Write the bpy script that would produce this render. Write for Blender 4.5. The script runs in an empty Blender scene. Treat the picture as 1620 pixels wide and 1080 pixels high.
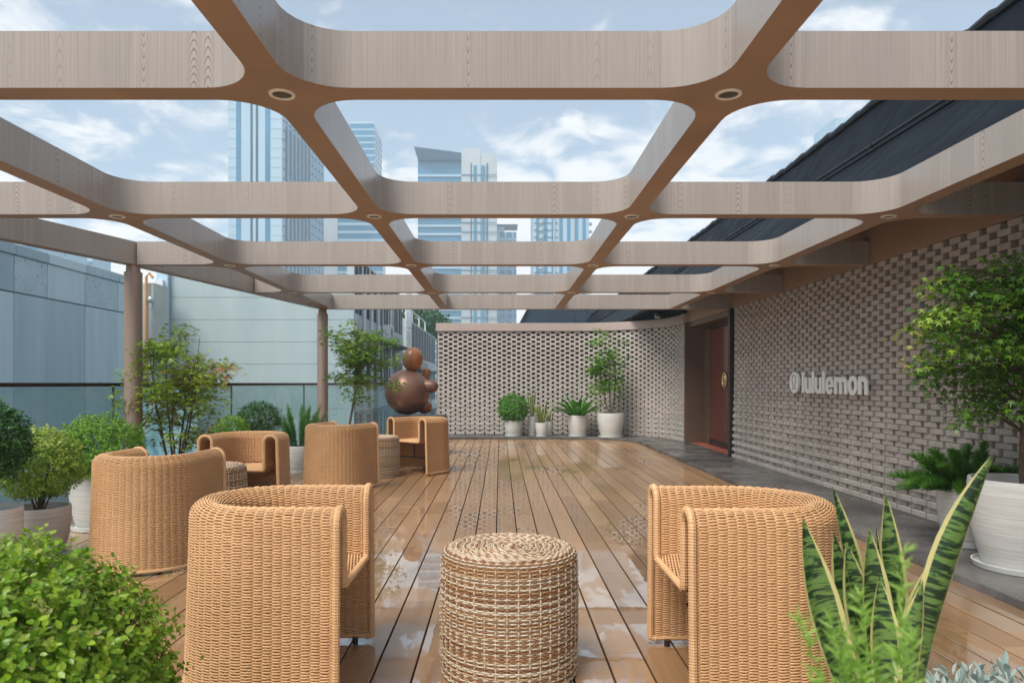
import bpy, bmesh, math, random
import numpy as np
from mathutils import Vector, Matrix

R = math.radians
random.seed(7)
rng = np.random.default_rng(11)
C = bpy.context.scene.collection
SC = bpy.context.scene

# ------------------------------------------------------------------ camera, sky, sun, exposure
F = 1125.0            # focal length in pixels of a 1620 px wide picture
EYE = 1.25
cam = bpy.data.cameras.new('camera')
cam_o = bpy.data.objects.new('camera', cam)
C.objects.link(cam_o)
cam_o.location = (0, 0, EYE)
cam_o.rotation_euler = (R(90), 0, 0)
cam.sensor_width = 36.0
cam.lens = F / 1620 * 36
cam.shift_x = 19 / 1620
cam.shift_y = 66 / 1620
cam.clip_start = 0.05
cam.clip_end = 3000
cam.dof.use_dof = True
cam.dof.focus_distance = 4.6
cam.dof.aperture_fstop = 4.8
SC.camera = cam_o

SUN_EL, SUN_AZ = R(56), R(218)      # azimuth clockwise from +Y
CLOUD_OFF = (7.3, 4.2, 0.0)
w = bpy.data.worlds.new('World')
SC.world = w
w.use_nodes = True
nt = w.node_tree
nt.nodes.clear()
def wn(t, **kw):
    n = nt.nodes.new(t)
    for k, v in kw.items():
        setattr(n, k, v)
    return n
sky = wn('ShaderNodeTexSky', sky_type='NISHITA', sun_disc=False, sun_elevation=SUN_EL, sun_rotation=SUN_AZ,
         air_density=1.0, dust_density=1.0, ozone_density=1.0)
tc = wn('ShaderNodeTexCoord')
sep = wn('ShaderNodeSeparateXYZ')
nt.links.new(tc.outputs['Generated'], sep.inputs[0])
zp = wn('ShaderNodeMath', operation='MAXIMUM'); nt.links.new(sep.outputs['Z'], zp.inputs[0]); zp.inputs[1].default_value = 0.0
za = wn('ShaderNodeMath', operation='ADD'); nt.links.new(zp.outputs[0], za.inputs[0]); za.inputs[1].default_value = 0.12
dx = wn('ShaderNodeMath', operation='DIVIDE'); nt.links.new(sep.outputs['X'], dx.inputs[0]); nt.links.new(za.outputs[0], dx.inputs[1])
dy = wn('ShaderNodeMath', operation='DIVIDE'); nt.links.new(sep.outputs['Y'], dy.inputs[0]); nt.links.new(za.outputs[0], dy.inputs[1])
comb0 = wn('ShaderNodeCombineXYZ'); nt.links.new(dx.outputs[0], comb0.inputs[0]); nt.links.new(dy.outputs[0], comb0.inputs[1])
comb = wn('ShaderNodeMapping'); nt.links.new(comb0.outputs[0], comb.inputs[0]); comb.inputs['Location'].default_value = CLOUD_OFF; comb.inputs['Scale'].default_value = (1.0, 0.8, 1.0)
n1 = wn('ShaderNodeTexNoise'); n1.inputs['Scale'].default_value = 0.75; n1.inputs['Detail'].default_value = 3
n2 = wn('ShaderNodeTexNoise'); n2.inputs['Scale'].default_value = 5.0; n2.inputs['Detail'].default_value = 9; n2.inputs['Roughness'].default_value = 0.58
n2.inputs['Distortion'].default_value = 0.35
for n in (n1, n2):
    nt.links.new(comb.outputs[0], n.inputs['Vector'])
big = wn('ShaderNodeMapRange'); nt.links.new(n1.outputs['Fac'], big.inputs['Value'])
big.inputs['From Min'].default_value = 0.38; big.inputs['From Max'].default_value = 0.62
big.inputs['To Min'].default_value = -0.12; big.inputs['To Max'].default_value = 0.10
sm = wn('ShaderNodeMath', operation='ADD'); nt.links.new(n2.outputs['Fac'], sm.inputs[0]); nt.links.new(big.outputs[0], sm.inputs[1])
# more cloud low over the city
low = wn('ShaderNodeMapRange'); nt.links.new(sep.outputs['Z'], low.inputs['Value'])
low.inputs['From Min'].default_value = 0.04; low.inputs['From Max'].default_value = 0.34
low.inputs['To Min'].default_value = 0.40; low.inputs['To Max'].default_value = 0.0
sm2 = wn('ShaderNodeMath', operation='ADD'); nt.links.new(sm.outputs[0], sm2.inputs[0]); nt.links.new(low.outputs[0], sm2.inputs[1])
mask = wn('ShaderNodeMapRange'); nt.links.new(sm2.outputs[0], mask.inputs['Value'])
mask.interpolation_type = 'SMOOTHSTEP'
mask.inputs['From Min'].default_value = 0.48; mask.inputs['From Max'].default_value = 0.72
mask.inputs['To Min'].default_value = 0.22; mask.inputs['To Max'].default_value = 0.92
mixs = wn('ShaderNodeMix', data_type='RGBA')
nt.links.new(mask.outputs[0], mixs.inputs['Factor'])
tint = wn('ShaderNodeMix', data_type='RGBA', blend_type='MULTIPLY'); tint.inputs['Factor'].default_value = 1.0; tint.inputs['B'].default_value = (0.90, 1.02, 1.0, 1)
nt.links.new(sky.outputs[0], tint.inputs['A'])
nt.links.new(tint.outputs['Result'], mixs.inputs['A'])
mixs.inputs['B'].default_value = (7.3, 7.2, 7.05, 1)
bg = wn('ShaderNodeBackground'); bg.inputs['Strength'].default_value = 0.08
nt.links.new(mixs.outputs['Result'], bg.inputs['Color'])
wo = wn('ShaderNodeOutputWorld'); nt.links.new(bg.outputs[0], wo.inputs['Surface'])

sun = bpy.data.lights.new('sun', 'SUN')
sun.energy = 2.0
sun.angle = R(30)
sun.color = (1.0, 0.95, 0.88)
sun_o = bpy.data.objects.new('sun', sun)
C.objects.link(sun_o)
sd = Vector((math.sin(SUN_AZ) * math.cos(SUN_EL), math.cos(SUN_AZ) * math.cos(SUN_EL), math.sin(SUN_EL)))
sun_o.rotation_euler = (-sd).to_track_quat('-Z', 'Y').to_euler()
sun_o.location = sd * 30

SC.view_settings.view_transform = 'Standard'
SC.view_settings.look = 'None'
SC.view_settings.gamma = 1
SC.view_settings.use_curve_mapping = False
SC.view_settings.exposure = 1.05
SC.render.engine = 'CYCLES'
SC.cycles.use_denoising = True
SC.cycles.max_bounces = 8
SC.cycles.diffuse_bounces = 4
SC.cycles.transparent_max_bounces = 12
SC.cycles.volume_bounces = 1

# ------------------------------------------------------------------ material helpers
class NT:
    def __init__(s, name):
        s.m = bpy.data.materials.new(name); s.m.use_nodes = True
        s.t = s.m.node_tree; s.b = s.t.nodes['Principled BSDF']; s.out = s.t.nodes['Material Output']
    def n(s, t, **kw):
        n = s.t.nodes.new(t)
        ins = kw.pop('ins', {})
        for k, v in kw.items(): setattr(n, k, v)
        for k, v in ins.items(): s.set(n.inputs[k], v)
        return n
    def set(s, sock, v):
        if isinstance(v, bpy.types.NodeSocket): s.t.links.new(v, sock)
        elif isinstance(v, bpy.types.Node): s.t.links.new(v.outputs[0], sock)
        else: sock.default_value = v
    def p(s, k, v): s.set(s.b.inputs[k], v)
    def pos(s): return s.n('ShaderNodeNewGeometry').outputs['Position']
    def math(s, op, a, b=0.0, c=None):
        n = s.n('ShaderNodeMath', operation=op); s.set(n.inputs[0], a); s.set(n.inputs[1], b)
        if c is not None: s.set(n.inputs[2], c)
        return n.outputs[0]
    def noise(s, vec, scale, detail=2, rough=0.5, dist=0.0):
        n = s.n('ShaderNodeTexNoise'); s.set(n.inputs['Vector'], vec); n.inputs['Scale'].default_value = scale
        n.inputs['Detail'].default_value = detail; n.inputs['Roughness'].default_value = rough; n.inputs['Distortion'].default_value = dist
        return n.outputs['Fac']
    def scale(s, vec, v):
        n = s.n('ShaderNodeMapping'); s.set(n.inputs['Vector'], vec); n.inputs['Scale'].default_value = v
        return n.outputs[0]
    def rng(s, v, a, b, c=0.0, d=1.0, smooth=False):
        n = s.n('ShaderNodeMapRange'); s.set(n.inputs['Value'], v)
        if smooth: n.interpolation_type = 'SMOOTHSTEP'
        for k, x in zip(('From Min', 'From Max', 'To Min', 'To Max'), (a, b, c, d)): s.set(n.inputs[k], x)
        return n.outputs[0]
    def mix(s, f, a, b):
        n = s.n('ShaderNodeMix', data_type='RGBA'); s.set(n.inputs['Factor'], f)
        for k, v in (('A', a), ('B', b)):
            s.set(n.inputs[k], (*v, 1) if isinstance(v, tuple) and len(v) == 3 else v)
        return n.outputs['Result']
    def ramp(s, f, stops):
        n = s.n('ShaderNodeValToRGB'); s.set(n.inputs[0], f)
        e = n.color_ramp.elements
        while len(e) < len(stops): e.new(0.5)
        for x, (p, c) in zip(e, stops): x.position = p; x.color = (*c, 1)
        return n.outputs[0]
    def bump(s, h, strength, dist=0.01):
        n = s.n('ShaderNodeBump'); s.set(n.inputs['Height'], h); n.inputs['Strength'].default_value = strength; n.inputs['Distance'].default_value = dist
        s.p('Normal', n.outputs[0])
    def rnd(s): return s.n('ShaderNodeObjectInfo').outputs['Random']

def simple(name, col, rough=0.6, metal=0.0, var=0.08, nscale=6.0, bump=0.0, bscale=60.0):
    k = NT(name)
    P = k.pos()
    f = k.noise(P, nscale, 4, 0.6)
    a = tuple(max(0, c * (1 - var * 2)) for c in col); b = tuple(min(1, c * (1 + var * 2)) for c in col)
    k.p('Base Color', k.mix(k.rng(f, 0.25, 0.75), a, b))
    k.p('Roughness', k.rng(k.noise(P, nscale * 2, 3), 0.3, 0.7, rough * 0.85, min(1, rough * 1.15)))
    k.p('Metallic', metal)
    if bump: k.bump(k.noise(P, bscale, 3), bump, 0.004)
    return k.m

def wood_panel(name, base, line):
    """printed-timber cladding: vertical grain with cathedral loops, board joints every so often"""
    k = NT(name)
    P = k.pos()
    sp = k.n('ShaderNodeSeparateXYZ'); k.set(sp.inputs[0], P)
    gn = k.n('ShaderNodeNewGeometry'); sn_ = k.n('ShaderNodeSeparateXYZ'); k.set(sn_.inputs[0], gn.outputs['Normal'])
    dg = k.math('GREATER_THAN', k.math('MULTIPLY', sn_.outputs[0], sn_.outputs[1]), 0.004)
    h = k.math('ADD', sp.outputs[0], k.math('MULTIPLY', sp.outputs[1], k.rng(dg, 0, 1, 1.013, -1.013)))
    NB = 9.0
    hb = k.math('MULTIPLY', h, NB)
    board = k.math('FLOOR', hb)
    wn_ = k.n('ShaderNodeTexWhiteNoise', noise_dimensions='1D'); k.set(wn_.inputs['W'], board)
    br = wn_.outputs['Value']
    wn2_ = k.n('ShaderNodeTexWhiteNoise', noise_dimensions='1D'); k.set(wn2_.inputs['W'], k.math('ADD', board, 0.37))
    br2 = wn2_.outputs['Value']
    cv = k.n('ShaderNodeCombineXYZ'); k.set(cv.inputs[0], k.math('MULTIPLY', h, 7.0)); k.set(cv.inputs[1], k.math('MULTIPLY', sp.outputs[2], 3.0))
    k.set(cv.inputs[2], k.math('MULTIPLY', br, 40.0))
    jit = k.math('SUBTRACT', k.noise(cv.outputs[0], 1.0, 2, 0.5), 0.5)
    u = k.math('ADD', k.math('SUBTRACT', k.math('FRACT', hb), k.rng(br2, 0, 1, 0.35, 0.65)), k.math('MULTIPLY', jit, 0.10))
    u2 = k.math('MULTIPLY', u, u)
    sgn = k.math('SIGN', k.math('SUBTRACT', br2, 0.45))
    # nested loops of flat-sawn boards: height against the square of the distance from the heart
    val = k.math('ADD', k.math('MULTIPLY', k.math('MULTIPLY', sp.outputs[2], sgn), k.rng(br, 0, 1, 0.6, 1.1)), k.math('MULTIPLY', u2, k.rng(br2, 0, 1, -1.1, -4.5)))
    val = k.math('ADD', val, k.math('MULTIPLY', jit, 0.10))
    rings = k.math('FRACT', k.math('MULTIPLY', val, k.rng(br, 0.5, 1, 12.0, 26.0)))
    ln = k.math('MULTIPLY', k.rng(rings, 0.62, 0.93, 0, 1, True), k.rng(rings, 1.0, 0.95, 0, 1, True))
    ln = k.math('MULTIPLY', ln, k.rng(br, 0.58, 0.90, 0.0, 1.0))
    ln = k.math('MULTIPLY', ln, k.rng(u2, 0.10, 0.04, 0.25, 1.0, True))
    fine_v = k.n('ShaderNodeCombineXYZ'); k.set(fine_v.inputs[0], k.math('MULTIPLY', h, 150.0)); k.set(fine_v.inputs[1], k.math('MULTIPLY', sp.outputs[2], 1.2))
    fine = k.noise(fine_v.outputs[0], 1.0, 3, 0.6)
    jn = k.math('FRACT', hb)
    joint = k.math('MULTIPLY', k.rng(jn, 0.0, 0.03, 1, 0, True), k.rng(br, 0.3, 0.5, 0, 0.40))
    f = k.math('ADD', k.math('MULTIPLY', ln, 0.85), k.math('MULTIPLY', k.rng(fine, 0.40, 0.72), 0.36))
    f = k.math('ADD', f, k.math('MULTIPLY', joint, 0.45))
    bc = k.mix(br, tuple(c * 0.89 for c in base), tuple(min(1, c * 1.07) for c in base))
    k.p('Base Color', k.mix(f, bc, line))
    k.p('Roughness', 0.27)
    k.bump(f, 0.10, 0.002)
    return k.m

M = {}
M['beam'] = wood_panel('timber print cladding', (0.405, 0.350, 0.305), (0.15, 0.12, 0.105))
M['soffit'] = simple('plain brown beam underside', (0.35, 0.205, 0.12), 0.45, var=0.10, nscale=2.2)  # plain warmer brown for the bottom faces of the beams
M['column'] = wood_panel('timber print column', (0.36, 0.26, 0.21), (0.16, 0.11, 0.09))
M['fascia'] = simple('taupe painted fascia', (0.36, 0.225, 0.145), 0.5, var=0.03, nscale=2)
M['coping'] = simple('taupe metal coping', (0.44, 0.345, 0.30), 0.45, var=0.03, nscale=2)

def mat_deck():
    k = NT('wet timber decking')
    P = k.pos()
    st = k.scale(P, (26, 0.9, 1))
    g = k.noise(st, 1.0, 5, 0.6)
    r = k.rnd()
    base = k.ramp(k.math('ADD', k.math('MULTIPLY', g, 0.55), k.math('MULTIPLY', r, 0.45)),
                  [(0.15, (0.25, 0.135, 0.060)), (0.5, (0.37, 0.21, 0.098)), (0.85, (0.48, 0.285, 0.14))])
    # standing water: a thin film whose edges follow a ragged outline
    lo = k.noise(k.scale(P, (1.1, 0.55, 1)), 1.0, 2, 0.5)
    hi = k.noise(k.scale(P, (2.6, 1.3, 1)), 3.0, 7, 0.65, 0.4)
    v = k.math('ADD', k.math('MULTIPLY', lo, 0.8), k.math('MULTIPLY', hi, 0.30))
    v = k.math('ADD', v, k.math('MULTIPLY', k.math('SUBTRACT', r, 0.5), 0.05))
    spy = k.n('ShaderNodeSeparateXYZ'); k.set(spy.inputs[0], P)
    v = k.math('SUBTRACT', v, k.rng(spy.outputs[1], 4.6, 8.0, -0.036, 0.10))
    wet = k.rng(v, 0.538, 0.572, 0, 1, True)
    col = k.mix(wet, base, k.mix(0.04, base, (0.20, 0.11, 0.055)))
    k.p('Base Color', col)
    k.p('Roughness', k.rng(g, 0.2, 0.8, 0.38, 0.55))
    k.p('Coat Weight', k.math('ADD', 0.55, k.math('MULTIPLY', wet, 0.45)))
    k.p('Coat Roughness', k.rng(wet, 0, 1, 0.035, 0.006))
    k.p('Coat IOR', k.math('ADD', 1.55, k.math('MULTIPLY', wet, 2.0)))
    bn = k.n('ShaderNodeBump'); k.set(bn.inputs['Height'], g); bn.inputs['Strength'].default_value = 0.12; bn.inputs['Distance'].default_value = 0.003
    k.p('Normal', bn.outputs[0])
    b2 = k.n('ShaderNodeBump'); k.set(b2.inputs['Height'], k.noise(k.scale(P, (3, 1.2, 1)), 3.0, 2)); b2.inputs['Strength'].default_value = 0.02; b2.inputs['Distance'].default_value = 0.02
    k.p('Coat Normal', b2.outputs[0])
    return k.m
M['deck'] = mat_deck()
M['dark'] = simple('dark joists', (0.03, 0.025, 0.02), 0.8)
def mat_stone():
    k = NT('wet grey stone')
    P = k.pos()
    f = k.noise(P, 2.2, 8, 0.65)
    r = k.rnd()
    c = k.ramp(k.math('ADD', f, k.math('MULTIPLY', k.math('SUBTRACT', r, 0.5), 0.15)), [(0.3, (0.055, 0.052, 0.050)), (0.5, (0.10, 0.096, 0.092)), (0.72, (0.18, 0.17, 0.16))])
    k.p('Base Color', c)
    k.p('Roughness', k.rng(k.noise(P, 1.6, 4), 0.4, 0.62, 0.18, 0.55))
    k.bump(k.noise(P, 40, 4), 0.15, 0.003)
    return k.m
M['stone'] = mat_stone()
def mat_brick():
    k = NT('taupe brick')
    P = k.pos()
    r = k.rnd()
    cell = k.n('ShaderNodeTexWhiteNoise', noise_dimensions='3D')
    sn = k.n('ShaderNodeVectorMath', operation='SNAP'); k.set(sn.inputs[0], P); sn.inputs[1].default_value = (0.23, 0.23, 0.0538)
    k.set(cell.inputs['Vector'], sn.outputs[0])
    f = k.math('ADD', k.math('MULTIPLY', k.noise(P, 30, 4, 0.6), 0.5), k.math('MULTIPLY', cell.outputs['Value'], 0.5))
    k.p('Base Color', k.ramp(f, [(0.2, (0.41, 0.36, 0.315)), (0.8, (0.54, 0.48, 0.43))]))
    k.p('Roughness', 0.82)
    k.bump(k.noise(P, 160, 3), 0.25, 0.002)
    return k.m
M['brick'] = mat_brick()
M['brick_back'] = simple('shade dark brick backing', (0.13, 0.095, 0.08), 0.9, var=0.08)  # darker than the bricks: shade inside the gaps put into the colour
M['roof'] = simple('dark slate blue roof metal', (0.005, 0.0075, 0.011), 0.55, 0.0, var=0.2, nscale=1.5)
M['roof'].node_tree.nodes['Principled BSDF'].inputs['Specular IOR Level'].default_value = 0.06
M['roof_trim'] = simple('dark roof trim', (0.016, 0.018, 0.024), 0.45, 0.2, var=0.2, nscale=8)
M['navy'] = simple('navy cladding', (0.016, 0.038, 0.065), 0.5, 0.1, var=0.08, nscale=1)
M['bronze'] = simple('bronze panel', (0.17, 0.105, 0.07), 0.42, 0.35, var=0.05, nscale=2)
M['darkmetal'] = simple('dark bronze metal', (0.05, 0.042, 0.04), 0.4, 0.6, var=0.05)
M['red_door'] = simple('red lacquer door', (0.15, 0.040, 0.028), 0.13, 0.0, var=0.03, nscale=2)
M['red_floor'] = simple('red threshold', (0.42, 0.12, 0.07), 0.45, var=0.08)
M['brass'] = simple('brass', (0.72, 0.50, 0.24), 0.22, 1.0, var=0.05)
M['white_sign'] = simple('white sign metal', (0.86, 0.86, 0.82), 0.4, 0.0, var=0.01)
M['sign_grey'] = simple('grey sign inlay', (0.24, 0.22, 0.21), 0.6, var=0.02)
M['rail'] = simple('dark brown handrail', (0.045, 0.028, 0.022), 0.3, 0.4, var=0.1, nscale=15)
M['bulb'] = simple('unlit lamp glass', (0.05, 0.04, 0.025), 0.25, 0.0, var=0.1, nscale=60)
M['ring'] = simple('lamp ring', (0.85, 0.76, 0.62), 0.35, 0.0, var=0.05)
M['black'] = simple('black plastic', (0.015, 0.015, 0.015), 0.35, var=0.1)
M['steel'] = simple('galvanised steel', (0.45, 0.50, 0.53), 0.4, 0.6, var=0.12, nscale=4)
M['white_paint'] = simple('white paint', (0.70, 0.73, 0.74), 0.6, var=0.06, nscale=3)
M['orange'] = simple('orange pipe', (0.60, 0.25, 0.06), 0.5, var=0.08)
M['soil'] = simple('potting soil', (0.035, 0.02, 0.014), 0.95, var=0.3, nscale=40, bump=0.9, bscale=70)
M['bark'] = simple('brown bark', (0.10, 0.065, 0.045), 0.85, var=0.2, nscale=30, bump=0.4, bscale=50)
M['bark_grey'] = simple('grey bark', (0.20, 0.155, 0.12), 0.85, var=0.2, nscale=30, bump=0.4, bscale=50)

def mat_glass():
    k = NT('railing glass')
    tr = k.n('ShaderNodeBsdfTransparent'); tr.inputs[0].default_value = (0.80, 0.90, 0.90, 1)
    gl = k.n('ShaderNodeBsdfGlossy'); gl.inputs['Roughness'].default_value = 0.02; gl.inputs['Color'].default_value = (0.95, 1, 1, 1)
    lw = k.n('ShaderNodeLayerWeight'); lw.inputs[0].default_value = 0.5
    frv = k.math('ADD', 0.035, k.math('MULTIPLY', k.math('POWER', lw.outputs['Facing'], 5.0), 0.9))
    # rain specks on the pane scatter a little
    df = k.n('ShaderNodeBsdfDiffuse'); df.inputs[0].default_value = (0.55, 0.68, 0.70, 1)
    m0 = k.n('ShaderNodeMixShader'); k.set(m0.inputs[0], k.rng(k.noise(k.pos(), 3.0, 5), 0.35, 0.7, 0.06, 0.16)); k.set(m0.inputs[1], tr.outputs[0]); k.set(m0.inputs[2], df.outputs[0])
    mx = k.n('ShaderNodeMixShader'); k.set(mx.inputs[0], frv); k.set(mx.inputs[1], m0.outputs[0]); k.set(mx.inputs[2], gl.outputs[0])
    k.t.links.new(mx.outputs[0], k.out.inputs[0])
    return k.m
M['glass'] = mat_glass()
M['glass_edge'] = simple('dark glass edge', (0.03, 0.06, 0.06), 0.3, var=0.05)

def mat_pot():
    k = NT('white ribbed ceramic')
    P = k.pos()
    sp = k.n('ShaderNodeSeparateXYZ'); k.set(sp.inputs[0], P)
    cv = k.n('ShaderNodeCombineXYZ'); k.set(cv.inputs[0], k.math('MULTIPLY', sp.outputs[0], 3.0)); k.set(cv.inputs[1], k.math('MULTIPLY', sp.outputs[1], 3.0)); k.set(cv.inputs[2], k.math('MULTIPLY', sp.outputs[2], 95.0))
    f = k.noise(cv.outputs[0], 1.0, 3, 0.55)
    k.p('Base Color', k.ramp(f, [(0.25, (0.50, 0.49, 0.46)), (0.6, (0.66, 0.655, 0.62)), (0.85, (0.74, 0.735, 0.71))]))
    k.p('Roughness', 0.5)
    k.bump(f, 0.35, 0.003)
    return k.m
M['pot'] = mat_pot()
M['saucer'] = simple('white saucer', (0.62, 0.63, 0.60), 0.45, var=0.05)

def mat_wicker(name, lo, hi, patch=0.25):
    k = NT(name)
    P = k.pos()
    f = k.math('ADD', k.math('MULTIPLY', k.noise(P, 90, 3), 0.3), k.math('MULTIPLY', k.noise(P, 5, 3), 0.3))
    f = k.math('ADD', f, k.math('MULTIPLY', k.noise(k.scale(P, (5, 5, 190)), 1.0, 2), 0.40))
    k.p('Base Color', k.mix(k.rng(f, 0.3, 0.7), lo, hi))
    k.p('Roughness', 0.42)
    k.p('Specular IOR Level', 0.4)
    return k.m
M['wicker'] = mat_wicker('honey rattan strand', (0.56, 0.31, 0.14), (0.78, 0.48, 0.245))
M['wicker_back'] = mat_wicker('rattan core', (0.42, 0.20, 0.07), (0.50, 0.26, 0.10))
M['cream'] = mat_wicker('cream strand', (0.58, 0.47, 0.33), (0.74, 0.64, 0.49))
M['tan'] = mat_wicker('tan strand', (0.42, 0.25, 0.12), (0.60, 0.40, 0.22))
M['brown'] = mat_wicker('brown strand', (0.20, 0.085, 0.035), (0.38, 0.18, 0.08))
def mat_mixstrand():
    k = NT('variegated strand')
    P = k.pos()
    f = k.noise(P, 26, 3, 0.7)
    k.p('Base Color', k.ramp(f, [(0.36, (0.17, 0.07, 0.035)), (0.44, (0.42, 0.22, 0.11)), (0.52, (0.66, 0.53, 0.38)), (0.7, (0.74, 0.64, 0.5))]))
    k.p('Roughness', 0.4)
    return k.m
M['mixed'] = mat_mixstrand()

def mat_leaf(name, stops, rough=0.42, trans=0.28):
    k = NT(name)
    at = k.n('ShaderNodeAttribute', attribute_name='tint')
    f = k.math('ADD', at.outputs['Fac'], k.math('MULTIPLY', k.math('SUBTRACT', k.noise(k.pos(), 25, 2), 0.5), 0.15))
    c = k.ramp(f, stops)
    k.p('Base Color', c); k.p('Roughness', rough)
    tr = k.n('ShaderNodeBsdfTranslucent'); k.set(tr.inputs[0], c)
    mx = k.n('ShaderNodeMixShader'); mx.inputs[0].default_value = trans
    k.set(mx.inputs[1], k.b.outputs[0]); k.set(mx.inputs[2], tr.outputs[0])
    k.t.links.new(mx.outputs[0], k.out.inputs[0])
    return k.m
M['leaf_bright'] = mat_leaf('bright privet leaf', [(0.0, (0.055, 0.14, 0.010)), (0.5, (0.19, 0.37, 0.018)), (0.78, (0.35, 0.51, 0.035)), (0.92, (0.46, 0.54, 0.10)), (1.0, (0.62, 0.56, 0.24))], 0.3, 0.35)
M['leaf_gold'] = mat_leaf('golden green leaf', [(0.0, (0.08, 0.19, 0.015)), (0.6, (0.24, 0.40, 0.03)), (1.0, (0.50, 0.54, 0.12))])
M['leaf_mid'] = mat_leaf('mid green leaf', [(0.0, (0.055, 0.17, 0.012)), (0.6, (0.16, 0.36, 0.02)), (1.0, (0.31, 0.50, 0.045))])
M['leaf_dark'] = mat_leaf('dark green leaf', [(0.0, (0.015, 0.06, 0.010)), (0.6, (0.04, 0.14, 0.018)), (1.0, (0.09, 0.22, 0.03))])
M['leaf_vivid'] = mat_leaf('vivid green leaf', [(0.0, (0.03, 0.12, 0.008)), (0.6, (0.07, 0.25, 0.012)), (1.0, (0.14, 0.36, 0.02))])
M['leaf_maple'] = mat_leaf('maple leaf turning', [(0.0, (0.14, 0.25, 0.02)), (0.5, (0.29, 0.43, 0.035)), (0.75, (0.46, 0.47, 0.10)), (0.9, (0.48, 0.30, 0.14)), (1.0, (0.52, 0.20, 0.09))], trans=0.35)
M['leaf_maple_green'] = mat_leaf('maple leaf green', [(0.0, (0.05, 0.14, 0.010)), (0.45, (0.14, 0.29, 0.020)), (0.85, (0.30, 0.44, 0.05)), (1.0, (0.46, 0.40, 0.09))], trans=0.35)
M['leaf_plume'] = mat_leaf('plume needle', [(0.0, (0.04, 0.12, 0.02)), (0.6, (0.10, 0.27, 0.04)), (1.0, (0.22, 0.42, 0.08))])
M['leaf_fern'] = mat_leaf('dark fern needle', [(0.0, (0.03, 0.11, 0.012)), (0.6, (0.08, 0.23, 0.02)), (1.0, (0.17, 0.36, 0.05))])
M['leaf_soft'] = mat_leaf('soft light fern', [(0.0, (0.16, 0.34, 0.04)), (0.6, (0.30, 0.52, 0.08)), (1.0, (0.45, 0.64, 0.16))], trans=0.4)
M['leaf_silver'] = mat_leaf('silver leaf', [(0.0, (0.25, 0.36, 0.32)), (0.6, (0.42, 0.53, 0.48)), (1.0, (0.58, 0.66, 0.60))], trans=0.15)

def mat_snake():
    k = NT('banded snake plant leaf')
    uv = k.n('ShaderNodeUVMap')
    sp = k.n('ShaderNodeSeparateXYZ'); k.set(sp.inputs[0], uv.outputs[0])
    r = k.rnd()
    P = k.pos()
    edge = k.math('ABSOLUTE', k.math('SUBTRACT', sp.outputs[0], 0.5))
    edge = k.math('ADD', edge, k.math('MULTIPLY', k.math('SUBTRACT', k.noise(P, 60, 2), 0.5), 0.03))
    yel = k.rng(edge, 0.385, 0.405, 0, 1, True)
    bv = k.n('ShaderNodeCombineXYZ')
    k.set(bv.inputs[0], k.math('MULTIPLY', sp.outputs[0], 1.0)); k.set(bv.inputs[1], k.math('MULTIPLY', sp.outputs[1], 46.0)); k.set(bv.inputs[2], k.math('MULTIPLY', r, 30))
    b = k.noise(bv.outputs[0], 1.0, 6, 0.62, 0.5)
    band = k.rng(b, 0.455, 0.53, 0, 1, True)
    green = k.ramp(band, [(0.0, (0.012, 0.036, 0.012)), (0.5, (0.05, 0.12, 0.028)), (1.0, (0.13, 0.23, 0.05))])
    k.p('Base Color', k.mix(yel, green, k.mix(k.noise(P, 20, 3), (0.50, 0.46, 0.16), (0.66, 0.60, 0.27))))
    k.p('Roughness', 0.36)
    return k.m
M['snake'] = mat_snake()
def mat_copper():
    k = NT('patinated copper brown')
    P = k.pos()
    f = k.noise(k.scale(P, (2.5, 2.5, 0.5)), 2.0, 5, 0.6)
    k.p('Base Color', k.ramp(f, [(0.3, (0.15, 0.072, 0.05)), (0.7, (0.27, 0.14, 0.095))]))
    k.p('Roughness', 0.38); k.p('Metallic', 0.35)
    return k.m
M['copper'] = mat_copper()
M['copper_mid'] = simple('chestnut wood', (0.235, 0.095, 0.042), 0.36, 0.1, var=0.08, nscale=5)
M['copper_light'] = simple('orange wood', (0.40, 0.145, 0.045), 0.34, 0.1, var=0.08, nscale=5)

def mat_concrete_blue():
    k = NT('blue grey concrete panel')
    P = k.pos()
    st = k.noise(k.scale(P, (1, 1.6, 0.12)), 2.2, 6, 0.65)
    r = k.rnd()
    k.p('Base Color', k.ramp(k.math('ADD', k.math('MULTIPLY', st, 0.45), k.math('MULTIPLY', r, 0.60)), [(0.2, (0.24, 0.33, 0.38)), (0.5, (0.36, 0.46, 0.51)), (0.8, (0.50, 0.61, 0.65))]))
    k.p('Roughness', 0.7)
    return k.m
M['concrete_blue'] = mat_concrete_blue()
def mat_speckle():
    k = NT('speckled concrete panel')
    P = k.pos()
    v = k.noise(k.scale(P, (7, 7, 5)), 2.0, 3, 0.7)
    sp = k.rng(v, 0.60, 0.66, 0, 1, True)
    base = k.mix(k.noise(P, 2.0, 4), (0.34, 0.44, 0.49), (0.48, 0.58, 0.62))
    k.p('Base Color', k.mix(sp, base, (0.09, 0.14, 0.18)))
    k.p('Roughness', 0.75)
    return k.m
M['speckle'] = mat_speckle()
def mat_green_wall():
    k = NT('pale grey green render')
    P = k.pos()
    st = k.noise(k.scale(P, (0.5, 1, 0.08)), 2.0, 6, 0.6)
    k.p('Base Color', k.mix(k.rng(st, 0.3, 0.7), (0.36, 0.44, 0.45), (0.44, 0.52, 0.52)))
    k.p('Roughness', 0.75)
    return k.m
M['green_wall'] = mat_green_wall()
M['cream_wall'] = simple('cream render', (0.44, 0.47, 0.43), 0.8, var=0.06, nscale=1.5)
M['apt_wall'] = simple('pale apartment render', (0.52, 0.57, 0.58), 0.8, var=0.10, nscale=1.2)
M['apt_grey'] = simple('grey apartment render', (0.30, 0.33, 0.34), 0.8, var=0.08, nscale=1.2)
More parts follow.
